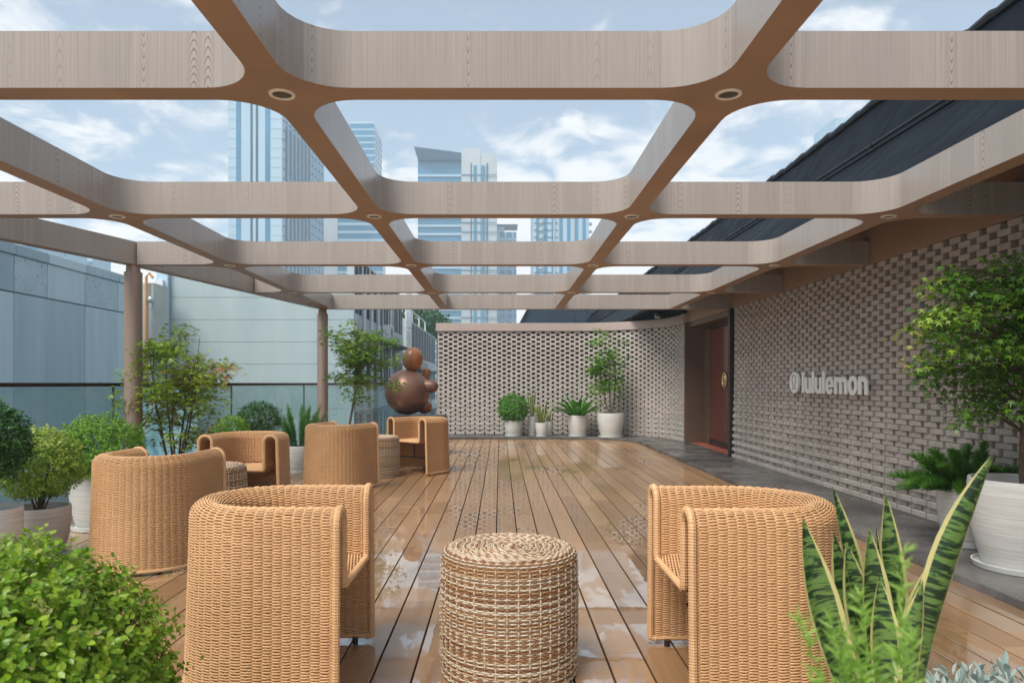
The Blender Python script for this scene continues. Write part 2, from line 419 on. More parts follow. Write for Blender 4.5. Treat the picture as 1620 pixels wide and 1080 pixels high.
M['win_dark'] = simple('dark window', (0.02, 0.032, 0.045), 0.5, 0.0, var=0.3, nscale=1)
M['win_dark'].node_tree.nodes['Principled BSDF'].inputs['Specular IOR Level'].default_value = 0.06
M['awning'] = simple('grey awning sheet', (0.07, 0.09, 0.10), 0.5, 0.2, var=0.15)
M['tower_glass'] = simple('tower blue glass', (0.055, 0.22, 0.36), 0.14, 0.2, var=0.14, nscale=0.08)
M['tower_glass_dark'] = simple('tower dark glass', (0.01, 0.055, 0.11), 0.14, 0.2, var=0.2, nscale=0.08)
M['tower_pale'] = simple('tower pale panel', (0.42, 0.58, 0.68), 0.45, 0.0, var=0.05, nscale=0.05)
M['tower_stone'] = simple('tower stone', (0.50, 0.53, 0.54), 0.6, 0.0, var=0.06, nscale=0.05)
M['asphalt'] = simple('street asphalt', (0.06, 0.06, 0.06), 0.85, var=0.1, nscale=0.3)
def mat_mural():
    k = NT('blue mural paint')
    P = k.pos()
    f = k.noise(k.scale(P, (1.2, 1, 0.8)), 2.3, 3, 0.5, 1.2)
    k.p('Base Color', k.ramp(f, [(0.30, (0.10, 0.24, 0.36)), (0.45, (0.25, 0.45, 0.55)), (0.58, (0.42, 0.60, 0.66)), (0.66, (0.60, 0.62, 0.60)), (0.72, (0.28, 0.09, 0.10))]))
    k.p('Roughness', 0.6)
    return k.m
M['mural'] = mat_mural()

# ------------------------------------------------------------------ mesh helpers
class MB:
    """collects polygons for one mesh object"""
    def __init__(s): s.v, s.f, s.mi, s.uv = [], [], [], {}
    def add(s, vs, fs, mi=0):
        b = len(s.v); s.v += [tuple(x) for x in vs]
        for f in fs: s.f.append(tuple(b + i for i in f)); s.mi.append(mi)
        return b
    def box(s, a, b, mi=0, mtx=None):
        (x0, y0, z0), (x1, y1, z1) = a, b
        vs = [(x0,y0,z0),(x1,y0,z0),(x1,y1,z0),(x0,y1,z0),(x0,y0,z1),(x1,y0,z1),(x1,y1,z1),(x0,y1,z1)]
        if mtx is not None: vs = [mtx @ Vector(v) for v in vs]
        s.add(vs, [(3,2,1,0),(4,5,6,7),(0,1,5,4),(1,2,6,5),(2,3,7,6),(3,0,4,7)], mi); return s
    def bar(s, p, q, wdt, hgt, mi=0):
        p, q = Vector(p), Vector(q); d = q - p; L = d.length
        m = Matrix.Translation(p) @ d.to_track_quat('Y', 'Z').to_matrix().to_4x4()
        return s.box((-wdt/2, 0, -hgt/2), (wdt/2, L, hgt/2), mi, m)
    def tube(s, pts, rad, n=6, mi=0, caps=True, closed=False):
        pts = [Vector(p) for p in pts]; m = len(pts)
        if not hasattr(rad, '__len__'): rad = [rad] * m
        up = None; rings = []
        for i, p in enumerate(pts):
            if closed: t = pts[(i+1) % m] - pts[i-1]
            else: t = pts[min(i+1, m-1)] - pts[max(i-1, 0)]
            t.normalize()
            if up is None: up = Vector((0,0,1)) if abs(t.z) < 0.9 else Vector((1,0,0))
            x = up.cross(t)
            if x.length < 1e-5: x = Vector((1,0,0)).cross(t)
            x.normalize(); y = t.cross(x); up = y
            rings.append([p + x*math.cos(2*math.pi*k/n)*rad[i] + y*math.sin(2*math.pi*k/n)*rad[i] for k in range(n)])
        vs = [v for r_ in rings for v in r_]; fs = []
        for i in range(m if closed else m-1):
            j = (i+1) % m
            for k in range(n):
                fs.append((i*n+k, i*n+(k+1)%n, j*n+(k+1)%n, j*n+k))
        if caps and not closed:
            fs.append(tuple(range(n-1, -1, -1))); fs.append(tuple((m-1)*n+k for k in range(n)))
        s.add(vs, fs, mi); return s
    def lathe(s, prof, n=40, c=(0,0,0), mi=0, squash=(1,1), caps=True):
        vs = []; fs = []; m = len(prof)
        for i, (r, z) in enumerate(prof):
            for k in range(n):
                a = 2*math.pi*k/n
                vs.append((c[0]+r*math.cos(a)*squash[0], c[1]+r*math.sin(a)*squash[1], c[2]+z))
        for i in range(m-1):
            for k in range(n):
                fs.append((i*n+k, i*n+(k+1)%n, (i+1)*n+(k+1)%n, (i+1)*n+k))
        if caps and prof[0][0] > 1e-4: fs.append(tuple(range(n-1, -1, -1)))
        if caps and prof[-1][0] > 1e-4: fs.append(tuple((m-1)*n+k for k in range(n)))
        s.add(vs, fs, mi); return s
    def prism(s, poly, z0, z1, mi=0, sides=True, caps=True):
        n = len(poly)
        vs = [(x, y, z0) for x, y in poly] + [(x, y, z1) for x, y in poly]; fs = []
        if caps: fs += [tuple(range(n-1, -1, -1)), tuple(range(n, 2*n))]
        if sides: fs += [(i, (i+1) % n, n+(i+1) % n, n+i) for i in range(n)]
        s.add(vs, fs, mi); return s
    def ell(s, c, r, n=24, m=14, mi=0):
        prof = [(math.cos(-math.pi/2+math.pi*i/m), math.sin(-math.pi/2+math.pi*i/m)) for i in range(m+1)]
        vs = []; fs = []
        for (q, z) in prof:
            for k in range(n):
                a = 2*math.pi*k/n; vs.append((c[0]+r[0]*q*math.cos(a), c[1]+r[1]*q*math.sin(a), c[2]+r[2]*z))
        for i in range(m):
            for k in range(n): fs.append((i*n+k, i*n+(k+1)%n, (i+1)*n+(k+1)%n, (i+1)*n+k))
        s.add(vs, fs, mi); return s
    def mesh(s, name, mats, smooth=False, bevel=0.0):
        me = bpy.data.meshes.new(name)
        me.from_pydata(s.v, [], s.f)
        for m in (mats if isinstance(mats, (list, tuple)) else [mats]): me.materials.append(m)
        me.polygons.foreach_set('material_index', s.mi)
        bm = bmesh.new(); bm.from_mesh(me)
        bmesh.ops.remove_doubles(bm, verts=bm.verts, dist=1e-5)
        bmesh.ops.recalc_face_normals(bm, faces=bm.faces)
        if bevel: bmesh.ops.bevel(bm, geom=[e for e in bm.edges if len(e.link_faces) == 2 and e.calc_face_angle(0) > 0.6], offset=bevel, segments=2, affect='EDGES', profile=0.5)
        bm.to_mesh(me); bm.free()
        if smooth:
            me.polygons.foreach_set('use_smooth', [True]*len(me.polygons))
            me.set_sharp_from_angle(angle=R(40))
        return me
    def build(s, name, mats, parent=None, smooth=False, bevel=0.0):
        return link(name, s.mesh(name, mats, smooth, bevel), parent)

def link(name, me, parent=None, loc=None, rot=None):
    o = bpy.data.objects.new(name, me); C.objects.link(o)
    if parent is not None: o.parent = parent
    if loc is not None: o.location = loc
    if rot is not None: o.rotation_euler = rot
    return o
def tag(o, label=None, cat=None, group=None, kind=None):
    if label: o['label'] = label
    if cat: o['category'] = cat
    if group: o['group'] = group
    if kind: o['kind'] = kind
    return o
def thing(name, label, cat, loc=(0,0,0), rz=0, group=None):
    o = link(name, None, None, loc, (0,0,rz)); o.empty_display_size = 0.2
    return tag(o, label, cat, group)
def copy_tree(o, parent=None, keep=True):
    c = o.copy(); C.objects.link(c); c.parent = parent
    for ch in list(o.children): copy_tree(ch, c)
    return c
def at(px, py, Y):
    return Vector(((px - 791) / F * Y, Y, EYE + (606 - py) / F * Y))

def np_mesh(name, V, Fc, mats, tint=None, smooth=True, uv=None, mi=None):
    """V (n,3), Fc (m,k) -> mesh, all faces with k corners"""
    me = bpy.data.meshes.new(name)
    n, (m, k) = len(V), Fc.shape
    me.vertices.add(n); me.vertices.foreach_set('co', np.ascontiguousarray(V, dtype=np.float32).ravel())
    me.loops.add(m*k); me.loops.foreach_set('vertex_index', np.ascontiguousarray(Fc, dtype=np.int32).ravel())
    me.polygons.add(m)
    me.polygons.foreach_set('loop_start', np.arange(0, m*k, k, dtype=np.int32))
    me.polygons.foreach_set('loop_total', np.full(m, k, dtype=np.int32))
    if smooth: me.polygons.foreach_set('use_smooth', np.ones(m, dtype=bool))
    for mt in (mats if isinstance(mats, (list, tuple)) else [mats]): me.materials.append(mt)
    if mi is not None: me.polygons.foreach_set('material_index', np.ascontiguousarray(mi, dtype=np.int32))
    me.update(calc_edges=True)
    if tint is not None:
        a = me.attributes.new('tint', 'FLOAT', 'POINT'); a.data.foreach_set('value', np.ascontiguousarray(tint, dtype=np.float32))
    if uv is not None:
        l = me.uv_layers.new(name='UVMap'); l.data.foreach_set('uv', np.ascontiguousarray(uv[Fc.ravel()], dtype=np.float32).ravel())
    return me

# leaf templates: lie along +Y, face +Z, unit length; triangles
def tmpl_oval():
    V = np.array([(0,0,0),(.26,.3,.05),(.28,.62,.04),(0,1,-.06),(-.28,.62,.04),(-.26,.3,.05),(0,.45,-.02)], float)
    Fc = np.array([(0,1,6),(1,2,6),(2,3,6),(3,4,6),(4,5,6),(5,0,6)])
    return V, Fc
def tmpl_needle():
    V = np.array([(-.06,0,0),(.06,0,0),(.05,.6,.03),(0,1,0),(-.05,.6,.03)], float)
    Fc = np.array([(0,1,2),(0,2,4),(4,2,3)])
    return V, Fc
def tmpl_fine():
    V, Fc = tmpl_needle(); V = V*np.array([.55, 1, 1]); return V, Fc
def tmpl_lance():
    V, Fc = tmpl_oval(); return V*np.array([.55, 1, 1]), Fc
def tmpl_small():
    V = np.array([(0,0,0),(.3,.45,.06),(0,1,0),(-.3,.45,.06)], float)
    return V, np.array([(0,1,2),(0,2,3)])
def tmpl_star():
    V = [(0,.3,0)]
    for i, (ang, ln) in enumerate([(-125,.55),(-62,.85),(0,1.0),(62,.85),(125,.55)]):
        a = R(ang); V.append((math.sin(a)*ln*.75, .3+math.cos(a)*ln*.75, -.12*ln))
        b = R(ang+31); V.append((math.sin(b)*.20, .3+math.cos(b)*.20, .02))
    V[-1] = (0,.12,0)
    Fc = [(0, 1+i, 1+(i+1) % 10) for i in range(10)]
    return np.array(V, float), np.array(Fc)[:, ::-1]
def frames(ydir, zhint):
    y = ydir / np.linalg.norm(ydir, axis=1, keepdims=True)
    x = np.cross(y, zhint); l = np.linalg.norm(x, axis=1, keepdims=True); x = np.where(l < 1e-4, np.array([[1.0,0,0]]), x/np.maximum(l,1e-6))
    z = np.cross(x, y)
    return np.stack([x, y, z], axis=2)
def leaves(name, tmpl, P, ydir, zhint, size, tint, mat, parent=None):
    V0, F0 = tmpl; n = len(P)
    B = frames(ydir, zhint)
    V = np.einsum('nij,kj->nki', B, V0) * np.asarray(size)[:, None, None] + P[:, None, :]
    Fc = (F0[None] + (np.arange(n) * len(V0))[:, None, None]).reshape(-1, F0.shape[1])
    return link(name, np_mesh(name, V.reshape(-1, 3), Fc, mat, np.repeat(tint, len(V0)), smooth=False), parent)
def unit(n):
    v = rng.normal(size=(n, 3)); return v / np.linalg.norm(v, axis=1, keepdims=True)

# ================================================================== SETTING
# ---- ground far below and the body of the terrace building
g = MB(); g.box((-900, -300, -12.4), (900, 1500, -12)); tag(g.build('ground', M['asphalt']), kind='structure')
tb = MB(); tb.prism([(-6.2, -3), (8, -3), (8, 17.2), (-1.9, 17.2), (-3.15, 11.7), (-4.0, 7.2)], -11.99, -0.10)
tag(tb.build('terrace_base', M['apt_grey']), kind='structure')

# ---- timber deck, board by board
PITCH, GAP = 0.1715, 0.009
def edge_x(y):      # left edge of the deck
    return -4.08 + (0.19*(y-7.19) if y > 7.19 else 0.30*(y-7.19))
sub = MB(); sub.prism([(edge_x(-1.6)-.02, -1.6), (2.95, -1.6), (2.95, 16.6), (edge_x(16.6)-.02, 16.6), (edge_x(7.19)-.02, 7.19)], -0.095, -0.035)
deck = tag(sub.build('deck_floor', M['dark']), kind='structure')
plank_mesh = {}
def plank(x0, y0, y1, clip=None):
    wd = PITCH - GAP
    if clip is None:
        key = round(y1 - y0, 2)
        if key not in plank_mesh:
            b = MB(); b.box((0, 0, -0.03), (wd, y1-y0-0.003, 0)); plank_mesh[key] = b.mesh('deck_plank', M['deck'], bevel=0.0022)
        link('deck_plank', plank_mesh[key], deck, (x0, y0, random.uniform(-.0008, .0008)))
    else:
        b = MB(); b.prism(clip, -0.03, 0); b.build('deck_plank', M['deck'], deck, bevel=0.0022)
i0 = math.floor((-6.2 + 0.03) / PITCH)
for i in range(i0, 18):
    x0 = -0.03 + i * PITCH + GAP/2; x1 = x0 + PITCH - GAP
    if x0 > 2.93: break
    # where this row begins, and where the oblique edge ends it
    yend = 16.5
    if edge_x(16.5) > x0:
        ya = min(16.5, 7.19 + (x0 + 4.08)/(0.19 if x0 > -4.08 else 0.30)); yb = min(16.5, 7.19 + (x1 + 4.08)/(0.19 if x1 > -4.08 else 0.30))
        yend = ya
    off = (i * 1.37) % 3.0
    y = -1.6; nxt = -1.6 + 0.6 + off
    while y < yend - 0.02:
        e = min(nxt, yend)
        if e == yend and yend < 16.5:
            poly = [(x0, y), (x1, y), (x1, max(y+.05, yb-.003)), (x0, max(y+.02, ya-.003))]
            plank(x0, y, e, poly)
        else:
            if yend - e < 0.35 and yend >= 16.5: e = yend
            plank(x0, y, e)
        y = e; nxt = y + 3.2

# ---- stone kerb between deck and walls
ARC_C, ARC_R = (1.75, 14.75), 2.02
def wall_path(n=40):
    pts = [(-1.51, 16.77), (1.75, 16.77)]
    a1 = math.asin((14.4-14.75)/ARC_R)
    for i in range(1, n+1):
        a = math.pi/2 + (a1 - math.pi/2)*i/n
        pts.append((ARC_C[0]+ARC_R*math.cos(a), ARC_C[1]+ARC_R*math.sin(a)))
    return pts
kerb = MB(); kerb.box((-1.7, 16.02, -0.034), (1.6, 16.74, 0.0)); kerb.box((2.97, -1.6, -0.034), (3.85, 11.5, 0.0))
kerb = tag(kerb.build('kerb', M['dark']), kind='structure')
def slab(poly):
    b = MB(); b.prism(poly, 0.001, 0.05); b.build('kerb_slab', M['stone'], kerb, bevel=0.004)
y = -1.6
while y < 14.4:
    e = y + 0.9
    slab([(2.88, y), (3.86, y), (3.86, e-.004), (2.88, e-.004)]); y = e
y_last = y
KC, KR = (1.65, 14.72), 1.26
ns = 4
for i in range(ns):
    A = [(i + j/6)/ns*math.pi/2 for j in range(7)]
    if i < ns-1: A[-1] -= 0.003
    inner = [(KC[0]-.03+KR*math.cos(a), y_last+KR*math.sin(a)) for a in A]
    outer = [(KC[0]-.03+2.21*math.cos(a), y_last+2.06*math.sin(a)) for a in A]
    slab(inner + outer[::-1])
x = KC[0]-.034
while x > -1.6:
    e = max(x - 0.9, -1.62)
    slab([(e+.004, y_last+KR), (x, y_last+KR), (x, y_last+2.06), (e+.004, y_last+2.06)]); x = e

# ---- brick screens
ROWH, BP = 0.0538, 0.23
brick_cache = {}
def brick_geo(L, H, D):
    b = 0.004
    x0, x1, z0, z1 = -L/2, L/2, 0, H
    vs = [(x0,0,z0),(x1,0,z0),(x1,0,z1),(x0,0,z1),
          (x0,-D+b,z0),(x1,-D+b,z0),(x1,-D+b,z1),(x0,-D+b,z1),
          (x0+b,-D,z0+b),(x1-b,-D,z0+b),(x1-b,-D,z1-b),(x0+b,-D,z1-b)]
    fs = [(8,9,10,11),(4,5,9,8),(5,6,10,9),(6,7,11,10),(7,4,8,11),(0,1,5,4),(1,2,6,5),(2,3,7,6),(3,0,4,7)]
    return vs, fs
def brick_wall(parent, path, z0, rows, near_key, pr0=0.036):
    """path: list of (x,y); bricks stick out to the right-hand side of the walking direction"""
    pts = [Vector((p[0], p[1], 0)) for p in path]
    cum = [0]
    for a, b in zip(pts, pts[1:]): cum.append(cum[-1] + (b-a).length)
    def pos(s):
        for i in range(len(pts)-1):
            if s <= cum[i+1] or i == len(pts)-2:
                t = (s-cum[i])/(cum[i+1]-cum[i]); d = (pts[i+1]-pts[i]).normalized()
                return pts[i]+(pts[i+1]-pts[i])*t, math.atan2(d.y, d.x)
    items = []
    for r in range(rows):
        t = r/(rows-1)
        gap = 0.032 + 0.052*min(1, max(0, (t-0.10)/0.66))
        prot = pr0*max(0, 1-t*1.7) if r % 2 == 0 else 0.0
        L = BP - gap
        s = BP/2 + (BP/2 if r % 2 else 0)
        if r % 2:
            p, a = pos(BP/4); items.append((near_key(p), r, p, a, BP/2-gap, prot))
        while s < cum[-1] - 0.02:
            l = L
            if s + L/2 > cum[-1]: l = 2*(cum[-1]-s)
            if l > 0.05:
                p, a = pos(s)
                items.append((near_key(p), r, p, a, l, prot))
            s += BP
    items.sort(key=lambda q: q[0])
    for key, r, p, a, l, prot in items[:300]:
        ck = (round(l, 3), round(prot, 4))
        if ck not in brick_cache:
            vs, fs = brick_geo(l, ROWH-.0035, 0.10+prot); b = MB(); b.add(vs, fs); brick_cache[ck] = b.mesh('brick', M['brick'])
        link('brick', brick_cache[ck], parent, (p.x, p.y, z0+r*ROWH), (random.uniform(-.004,.004), 0, a+random.uniform(-.006,.006)))
    b = MB()
    for key, r, p, a, l, prot in items[300:]:
        vs, fs = brick_geo(l, ROWH-.0035, 0.10+prot)
        ca, sa = math.cos(a), math.sin(a)
        jit = random.uniform(-.002, .002)
        b.add([(p.x+x*ca-(y_+jit)*sa, p.y+x*sa+(y_+jit)*ca, z0+r*ROWH+z) for x, y_, z in vs], fs)
    me = bpy.data.meshes.new('brick_field'); me.from_pydata(b.v, [], b.f); me.materials.append(M['brick'])
    o = link('brick_field', me, parent); o['kind'] = 'stuff'
    return items
WX = 3.90       # back of the bricks of the long wall; faces stand at 3.80
wl = thing('brick_wall', 'long taupe brick screen wall carrying the white letters beside the doorway', 'wall', (0,0,0))
bk = MB(); bk.box((WX+.10, -1.6, 0.0), (WX+.30, 11.60, 2.47)); bk.build('backing', M['brick_back'], wl)
brick_wall(wl, [(WX+.004, 11.585), (WX+.004, 1.2)], 0.051, 45, lambda p: -p.y if p.y < 5.15 else p.y)
wp = wall_path()
wc = thing('curved_brick_wall', 'taupe brick screen wall curving behind the row of small potted plants', 'wall', (0,0,0))
def offset_path(path, d):
    out = []
    for i, p in enumerate(path):
        a = Vector(path[max(0, i-1)]); b = Vector(path[min(len(path)-1, i+1)]); t = (b-a).normalized()
        out.append((p[0]-t.y*d, p[1]+t.x*d))
    return out
back = offset_path(wp, 0.19)
brick_wall(wc, [(p[0], p[1]) for p in offset_path(wp, 0.104)], 0.051, 45, lambda p: p.length, 0.012)
bb = MB(); o2 = offset_path(wp, 0.34); bb.prism(back + o2[::-1], 0.0, 2.46); bb.build('backing', M['brick_back'], wc)
cp = MB(); cp.prism(offset_path(wp, -0.035) + offset_path(wp, 0.34)[::-1], 2.475, 2.665); cp.build('coping', M['coping'], wc, bevel=0.006)

# ---- doorway
dr = thing('entrance_door', 'red lacquered door with round brass handle set back between the brick walls', 'door', (0,0,0))
b = MB(); b.box((3.715, 14.30, 0.05), (4.30, 14.365, 2.47)); b.build('side_panel', M['bronze'], dr, bevel=.004)
b = MB(); b.box((4.10, 13.95, 0.05), (4.16, 14.297, 2.47)); b.build('jamb_panel', M['bronze'], dr, bevel=.004)
b = MB(); b.box((4.12, 11.72, 0.16), (4.17, 13.945, 2.30)); leaf_door = b.build('door_leaf', M['red_door'], dr, bevel=.004)
b = MB(); b.box((4.10, 11.72, 0.052), (4.19, 13.945, 0.155)); b.box((4.10, 11.72, 2.305), (4.19, 13.945, 2.37)); b.build('door_frame', M['darkmetal'], dr, bevel=.003)
b = MB(); b.box((3.80, 11.62, 2.372), (4.30, 14.297, 2.47)); b.build('lintel', M['bronze'], dr, bevel=.004)
b = MB(); b.box((3.745, 11.59, 0.051), (3.83, 11.70, 2.47)); b.box((3.832, 11.605, 0.051), (4.2, 11.70, 2.36)); b.build('door_post', M['darkmetal'], dr, bevel=.003)
b = MB(); b.box((3.862, 11.71, 0.0), (4.098, 14.295, 0.056)); b.build('threshold', M['red_floor'], dr, bevel=.003)
hp = MB()
hc = Vector((4.06, 12.85, 1.31))
hp.tube([hc + Vector((0, .105*math.cos(a), .125*math.sin(a))) for a in np.linspace(0, 2*math.pi, 32, endpoint=False)], 0.024, 10, closed=True)
hp.tube([hc + Vector((.0, 0, .06)), hc + Vector((0, 0, -.06))], .02, 8); hp.tube([hc+Vector((0,.0,0)), hc+Vector((.065,0,0))], .018, 8)
hp.ell(hc, (.022, .075, .09), 20, 10)
hp.build('door_handle', M['brass'], leaf_door, smooth=True)

# ---- fascia above the long wall
fa = thing('wall_fascia', 'brown fascia band running along the top of the long brick wall', 'fascia')
b = MB(); b.box((3.795, -1.6, 2.473), (4.10, 14.45, 3.25)); b.build('band', M['fascia'], fa, bevel=.004)

# ================================================================== PERGOLA
ZB, ZT = EYE+1.22, EYE+1.22+0.235
LX = [-2.80, -0.92, 0.965, 2.845]
LW = 0.131
TY = [2.94+.063-2.20, 2.94+.063, 5.14+.063, 7.305+.063, 9.53+.063, 11.68+.063]
TW = 0.126
FR = 0.235
pg = thing('pergola', 'timber clad pergola with a rounded square grid over the roof deck', 'pergola', (0,0,0))
def fil(cx, cy, sx, sy, flip):
    """fillet at the corner (cx,cy); the open cell lies towards (sx,sy)"""
    pts = []
    for i in range(9):
        a = math.pi/2*i/8
        pts.append((cx+sx*(FR-FR*math.sin(a)), cy+sy*(FR-FR*math.cos(a))))
    return pts[::-1] if flip else pts
NODE_H = LW/2+FR; NODE_V = TW/2+FR
def node_mesh():
    hx, hy = LW/2, TW/2
    poly = []
    poly += fil(hx, hy, 1, 1, False)      # from (hx+FR,hy) to (hx,hy+FR)?
    # order: walk counter-clockwise starting at the east arm
    q1 = fil(hx, hy, 1, 1, False); q2 = fil(-hx, hy, -1, 1, True); q3 = fil(-hx, -hy, -1, -1, False); q4 = fil(hx, -hy, 1, -1, True)
    poly = q1 + q2 + q3 + q4
    # orient ends: q1 must run east->north
    def run(q, first): return q if (Vector(q[0]) - Vector(first)).length < (Vector(q[-1]) - Vector(first)).length else q[::-1]
    q1 = run(q1, (hx+FR, hy)); q2 = run(q2, (-hx, hy+FR)); q3 = run(q3, (-hx-FR, -hy)); q4 = run(q4, (hx, -hy-FR))
    poly = q1 + q2 + q3 + q4
    n = len(poly); b = MB()
    vs = [(x, y, ZB) for x, y in poly] + [(x, y, ZT) for x, y in poly]
    ends = {8, 17, 26, 35}
    fs = [tuple(range(n-1, -1, -1)), tuple(range(n, 2*n))] + [(i, (i+1) % n, n+(i+1) % n, n+i) for i in range(n) if i not in ends]
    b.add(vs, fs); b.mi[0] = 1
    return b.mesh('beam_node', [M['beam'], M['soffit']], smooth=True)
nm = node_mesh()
ring_b = MB(); ring_b.lathe([(.040,-.002),(.043,-.006),(.052,-.006),(.056,0.001),(.040,.001),(.040,-.002)], 32, caps=False)
ring_me = ring_b.mesh('downlight', M['ring'], smooth=True)
lens_b = MB(); lens_b.lathe([(.0405, -.0015), (.03, .0), (.0, .0005)], 28); lens_me = lens_b.mesh('lens', M['bulb'], smooth=True)
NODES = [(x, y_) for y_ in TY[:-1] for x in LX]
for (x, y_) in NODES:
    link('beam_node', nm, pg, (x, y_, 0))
    d = link('downlight', ring_me, pg, (x, y_, ZB - .001)); link('lens', lens_me, d)
def beam(name, p, q, wd, e=0.0):
    p, q = Vector((*p, 0)), Vector((*q, 0)); d = (q-p).normalized(); n_ = Vector((-d.y, d.x, 0))*wd/2
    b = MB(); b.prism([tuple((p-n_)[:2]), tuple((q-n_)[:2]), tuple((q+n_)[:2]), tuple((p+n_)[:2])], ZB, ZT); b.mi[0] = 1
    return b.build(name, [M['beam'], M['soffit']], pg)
COL = [(-3.80, TY[3]), (-2.93, TY[5])]
def left_edge(y_):
    (xa, ya), (xb, yb) = COL
    return xa + (xb-xa)/(yb-ya)*(y_-ya) if y_ > ya else xa + 0.325*(y_-ya)
g1 = 0.0006
for j, y_ in enumerate(TY[:-1]):
    for a, c in zip(LX, LX[1:]): beam('cross_beam', (a+NODE_H+g1, y_), (c-NODE_H-g1, y_), TW)
    beam('cross_beam', (LX[-1]+NODE_H+g1, y_), (3.792, y_), TW)
    xl = left_edge(y_)+.07
    if xl < LX[0]-NODE_H: beam('cross_beam', (xl, y_), (LX[0]-NODE_H-g1, y_), TW)
    if j+1 < len(TY)-1:
        for x in LX: beam('long_beam', (x, y_+NODE_V+g1), (x, TY[j+1]-NODE_V-g1), LW)
    else:
        for x in LX[1:]: beam('long_beam', (x, y_+NODE_V+g1), (x, TY[-1]-TW/2-.002), LW)
        beam('long_beam', (LX[0], y_+NODE_V+g1), (LX[0]-.02, TY[-1]-TW/2-.002), LW)
for x in LX: beam('long_beam', (x, -1.6), (x, TY[0]-NODE_V-g1), LW)
beam('end_beam', (COL[1][0]-.03, TY[-1]), (3.792, TY[-1]), TW)
b = MB()
ed = [(left_edge(yy), yy) for yy in (-1.6, COL[0][1], COL[1][1]-TW/2-.003)]
for (p, q) in zip(ed, ed[1:]):
    beam('edge_beam', p, (q[0]-.0, q[1]-.002), 0.13)
for (cx, cy) in COL:
    b = MB(); b.lathe([(.088, -0.02), (.088, ZB-.075), (.070, ZB-.070), (.066, ZB-.001)], 36, (cx, cy, 0)); b.build('column', M['column'], pg, smooth=True)

# ================================================================== DARK ROOF TO THE RIGHT
rf = thing('slate_roof', 'dark slate blue metal roof rising beyond the pergola on the brick wall side', 'roof')
E0, E1, E2 = (2.96, 2.755), (4.02, EYE+2.51), (4.50, EYE+3.33)
def panel(p, q, y0, y1, th=0.05, name='roof_panel', mat='roof'):
    (xa, za), (xb, zb) = p, q; dx_, dz_ = xb-xa, zb-za; l = math.hypot(dx_, dz_); nx, nz = -dz_/l*th, dx_/l*th
    b = MB(); pts = [(xa, za), (xb, zb), (xb-nx, zb-nz), (xa-nx, za-nz)]
    vs = [(x, y0, z) for x, z in pts] + [(x, y1, z) for x, z in pts]
    b.add(vs, [(0,1,2,3), (7,6,5,4), (0,4,5,1), (1,5,6,2), (2,6,7,3), (3,7,4,0)])
    return b.build(name, M[mat], rf)
yy = 0.5; k = 0
while yy < 34:
    panel(E0, (E1[0]-.02, E1[1]-.03), yy, yy+2.185)
    panel((E1[0]+.03, E1[1]+.02), E2, yy+.6, yy+.6+2.185)
    yy += 2.2
b = MB(); b.tube([(E1[0]-.045, 0.5, E1[1]+.03), (E1[0]-.045, 35, E1[1]+.03)], .018, 8); gut = b.build('gutter', M['roof_trim'], rf, smooth=True)
for i in range(24):
    b = MB(); yb = 2.2 + i*1.35; b.box((E1[0]-.075, yb, E1[1]+.01), (E1[0]-.03, yb+.018, E1[1]+.05)); b.build('bracket', M['steel'] if i % 3 == 0 else M['roof_trim'], gut)
rt = MB(); rt.tube([(0, 0, 0), (0, .08, .012), (0, .40, 0)], [.045, .055, .045], 8); rtm = rt.mesh('ridge_tile', M['roof_trim'], smooth=True)
for i in range(86):
    link('ridge_tile', rtm, rf, (E2[0]-.01+random.uniform(-.008,.008), 0.8+i*.40, E2[1]+.01+random.uniform(-.012,.012)))
b = MB(); b.box((E2[0]+.05, 0.5, 2.0), (9.0, 35, E2[1]-.25)); b.build('roof_body', M['roof'], rf)

nb = thing('navy_hall', 'navy clad hall with slanting gable standing behind the curved brick wall', 'building')
Yn = 36.5
b = MB(); b.prism([(1.04, -11.9), (1.04, 4.30), (1.82, 5.75), (6.5, 5.75), (6.5, -11.9)], 0, 9)
o = b.build('hall_body', M['navy'], nb); o.data.transform(Matrix.Translation((0, Yn+9, 0)) @ Matrix.Rotation(R(90), 4, 'X'))
for i in range(7):
    b = MB(); x0 = 1.86 + i*.66; b.box((x0, Yn-.05, -3), (x0+.645, Yn-.001, 5.70)); b.build('cladding_panel', M['navy'], nb)
b = MB(); b.bar((1.02, Yn-.06, 4.28), (1.80, Yn-.06, 5.74), .06, .1); b.build('verge_trim', M['roof_trim'], nb)

# ================================================================== RAILING
rl = thing('glass_railing', 'glass balustrade with dark brown handrail along the left edge of the deck', 'railing')
RP = [(edge_x(-1.6)-.05, -1.6)] + [(edge_x(v)-.05, v) for v in (1.1, 3.25, 5.38, 7.49, 9.68, 11.8, 13.95, 16.5)] + [(-1.62, 16.62)]
hr = MB()
for p, q in zip(RP, RP[1:]): hr.bar((*p, 1.235), (*q, 1.235), 0.075, 0.04)
hr.build('handrail', M['rail'], rl, bevel=.004)
for p, q in zip(RP, RP[1:]):
    a, c = Vector((*p, 0)), Vector((*q, 0)); d = (c-a).normalized()
    b = MB(); pa, pc = a+d*.012, c-d*.012; b.bar((pa.x, pa.y, .62), (pc.x, pc.y, .62), .014, 1.18); b.build('glass_pane', M['glass'], rl)
    b = MB(); b.box((c.x-.010, c.y-.007, .0), (c.x+.010, c.y+.007, 1.214)); b.build('post', M['glass_edge'], rl)
    b = MB(); b.bar((a.x, a.y, -.02), (c.x, c.y, -.02), .06, .09); b.build('base_channel', M['steel'], rl)

